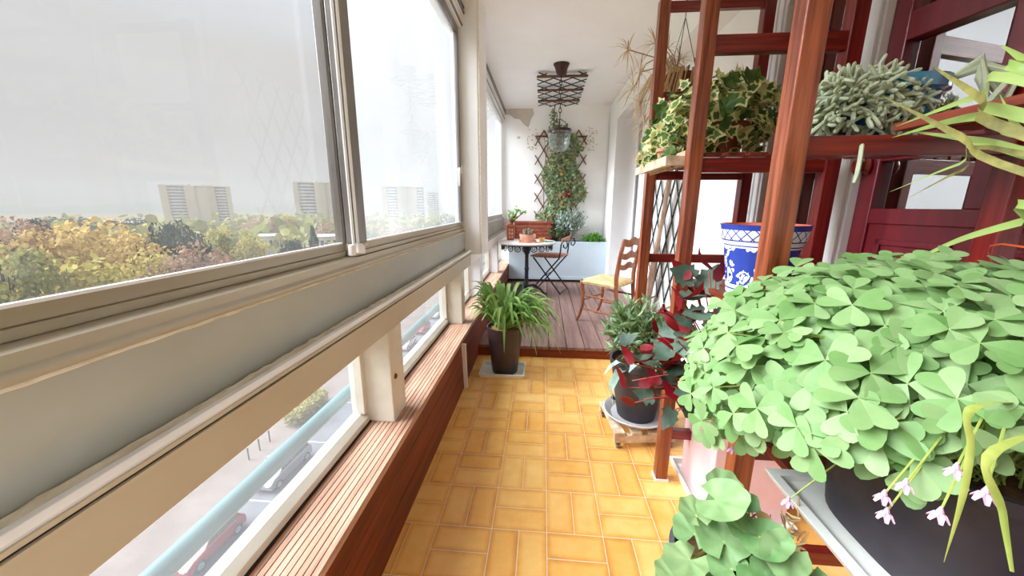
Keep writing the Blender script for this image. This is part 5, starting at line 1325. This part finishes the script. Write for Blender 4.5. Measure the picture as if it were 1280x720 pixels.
# haze lying over the land
m = bpy.data.materials.new('haze'); m.use_nodes = True; t_ = NT(m)
vsn = t_.a('ShaderNodeVolumeScatter', Density=HAZE, Anisotropy=.0); vsn.inputs[0].default_value = (1, .965, .945, 1); vab = t_.a('ShaderNodeVolumeAbsorption', Density=HAZE*1.5); vab.inputs[0].default_value = (0, 0, 0, 1); vad = t_.a('ShaderNodeAddShader'); t_.k(vsn.outputs[0], vad.inputs[0]); t_.k(vab.outputs[0], vad.inputs[1]); t_.k(vad.outputs[0], t_.out.inputs['Volume']); MATS['haze'] = m
mb = MB(); mb.box(-1650, -12, -300, 1900, GZ-.5, 45); o = mb.build('outside_haze', 'haze', smooth=False); tag(o, 'thin grey autumn haze lying over the trees and towers', 'haze', kind='stuff')

# ================================================================== LIGHT
w = bpy.data.worlds.new('overcast_sky'); sc.world = w; w.use_nodes = True
t = w.node_tree; t.nodes.clear()
o_ = t.nodes.new('ShaderNodeOutputWorld'); bg = t.nodes.new('ShaderNodeBackground')
tc = t.nodes.new('ShaderNodeTexCoord'); sx = t.nodes.new('ShaderNodeSeparateXYZ'); rp = t.nodes.new('ShaderNodeValToRGB')
t.links.new(tc.outputs['Generated'], sx.inputs[0])
nz = t.nodes.new('ShaderNodeTexNoise'); nz.inputs['Scale'].default_value = 1.6; nz.inputs['Detail'].default_value = 3
mp = t.nodes.new('ShaderNodeMapping'); mp.inputs['Scale'].default_value = (1, 1, 3.5)
t.links.new(tc.outputs['Generated'], mp.inputs[0]); t.links.new(mp.outputs[0], nz.inputs['Vector'])
t.links.new(sx.outputs[2], rp.inputs[0])
SKY = 8.0
e = rp.color_ramp.elements
def gc2(l): return (l*.92/SKY, l/SKY, l*1.10/SKY, 1)
def gc(l): return (l*1.01/SKY, l/SKY, l*1.005/SKY, 1)
e[0].position = 0; e[0].color = gc(.335)
e[1].position = 1; e[1].color = gc2(.54)
for p_, l in ((.03, .335), (.12, .335), (.30, .36), (.42, .45), (.7, .52)):
    k = e.new(p_); k.color = (gc2 if p_ > .4 else gc)(l)
mr = t.nodes.new('ShaderNodeMapRange'); mr.inputs[1].default_value = .3; mr.inputs[2].default_value = .7; mr.inputs[3].default_value = SKY*.93; mr.inputs[4].default_value = SKY*1.07
t.links.new(nz.outputs['Fac'], mr.inputs[0])
# bright patch added to the sky out of view, to light the balcony's inside
vm = t.nodes.new('ShaderNodeVectorMath'); vm.operation = 'DOT_PRODUCT'
az, el = math.radians(-98), math.radians(36)
vm.inputs[1].default_value = (math.sin(az)*math.cos(el), math.cos(az)*math.cos(el), math.sin(el))
t.links.new(tc.outputs['Generated'], vm.inputs[0])
m2 = t.nodes.new('ShaderNodeMapRange'); m2.interpolation_type = 'SMOOTHSTEP'; m2.inputs[1].default_value = .82; m2.inputs[2].default_value = .97; m2.inputs[3].default_value = 0; m2.inputs[4].default_value = 230
t.links.new(vm.outputs['Value'], m2.inputs[0])
ad = t.nodes.new('ShaderNodeMath'); ad.operation = 'ADD'
t.links.new(mr.outputs[0], ad.inputs[0]); t.links.new(m2.outputs[0], ad.inputs[1])
t.links.new(rp.outputs[0], bg.inputs[0]); t.links.new(ad.outputs[0], bg.inputs[1]); t.links.new(bg.outputs[0], o_.inputs[0])
def sun(name, az, el, strength, ang, colr=(1, .97, .93)):
    d = bpy.data.lights.new(name, 'SUN'); d.energy = strength; d.angle = math.radians(ang); d.color = colr
    o = bpy.data.objects.new(name, d); col.objects.link(o)
    v = Vector((math.sin(math.radians(az))*math.cos(math.radians(el)), math.cos(math.radians(az))*math.cos(math.radians(el)), math.sin(math.radians(el))))
    o.rotation_euler = v.to_track_quat('Z', 'Y').to_euler(); return o

sc.view_settings.view_transform = 'Standard'
try: sc.view_settings.look = 'None'
except Exception: pass
sc.view_settings.gamma = 1; sc.view_settings.use_curve_mapping = False
sc.view_settings.exposure = .95
c = sc.cycles
c.use_denoising = True
try: c.denoiser = 'OPENIMAGEDENOISE'
except Exception: pass
c.max_bounces = 10; c.diffuse_bounces = 6; c.glossy_bounces = 4; c.transmission_bounces = 4; c.transparent_max_bounces = 16; c.volume_bounces = 1
c.sample_clamp_indirect = 6; c.caustics_reflective = False; c.caustics_refractive = False
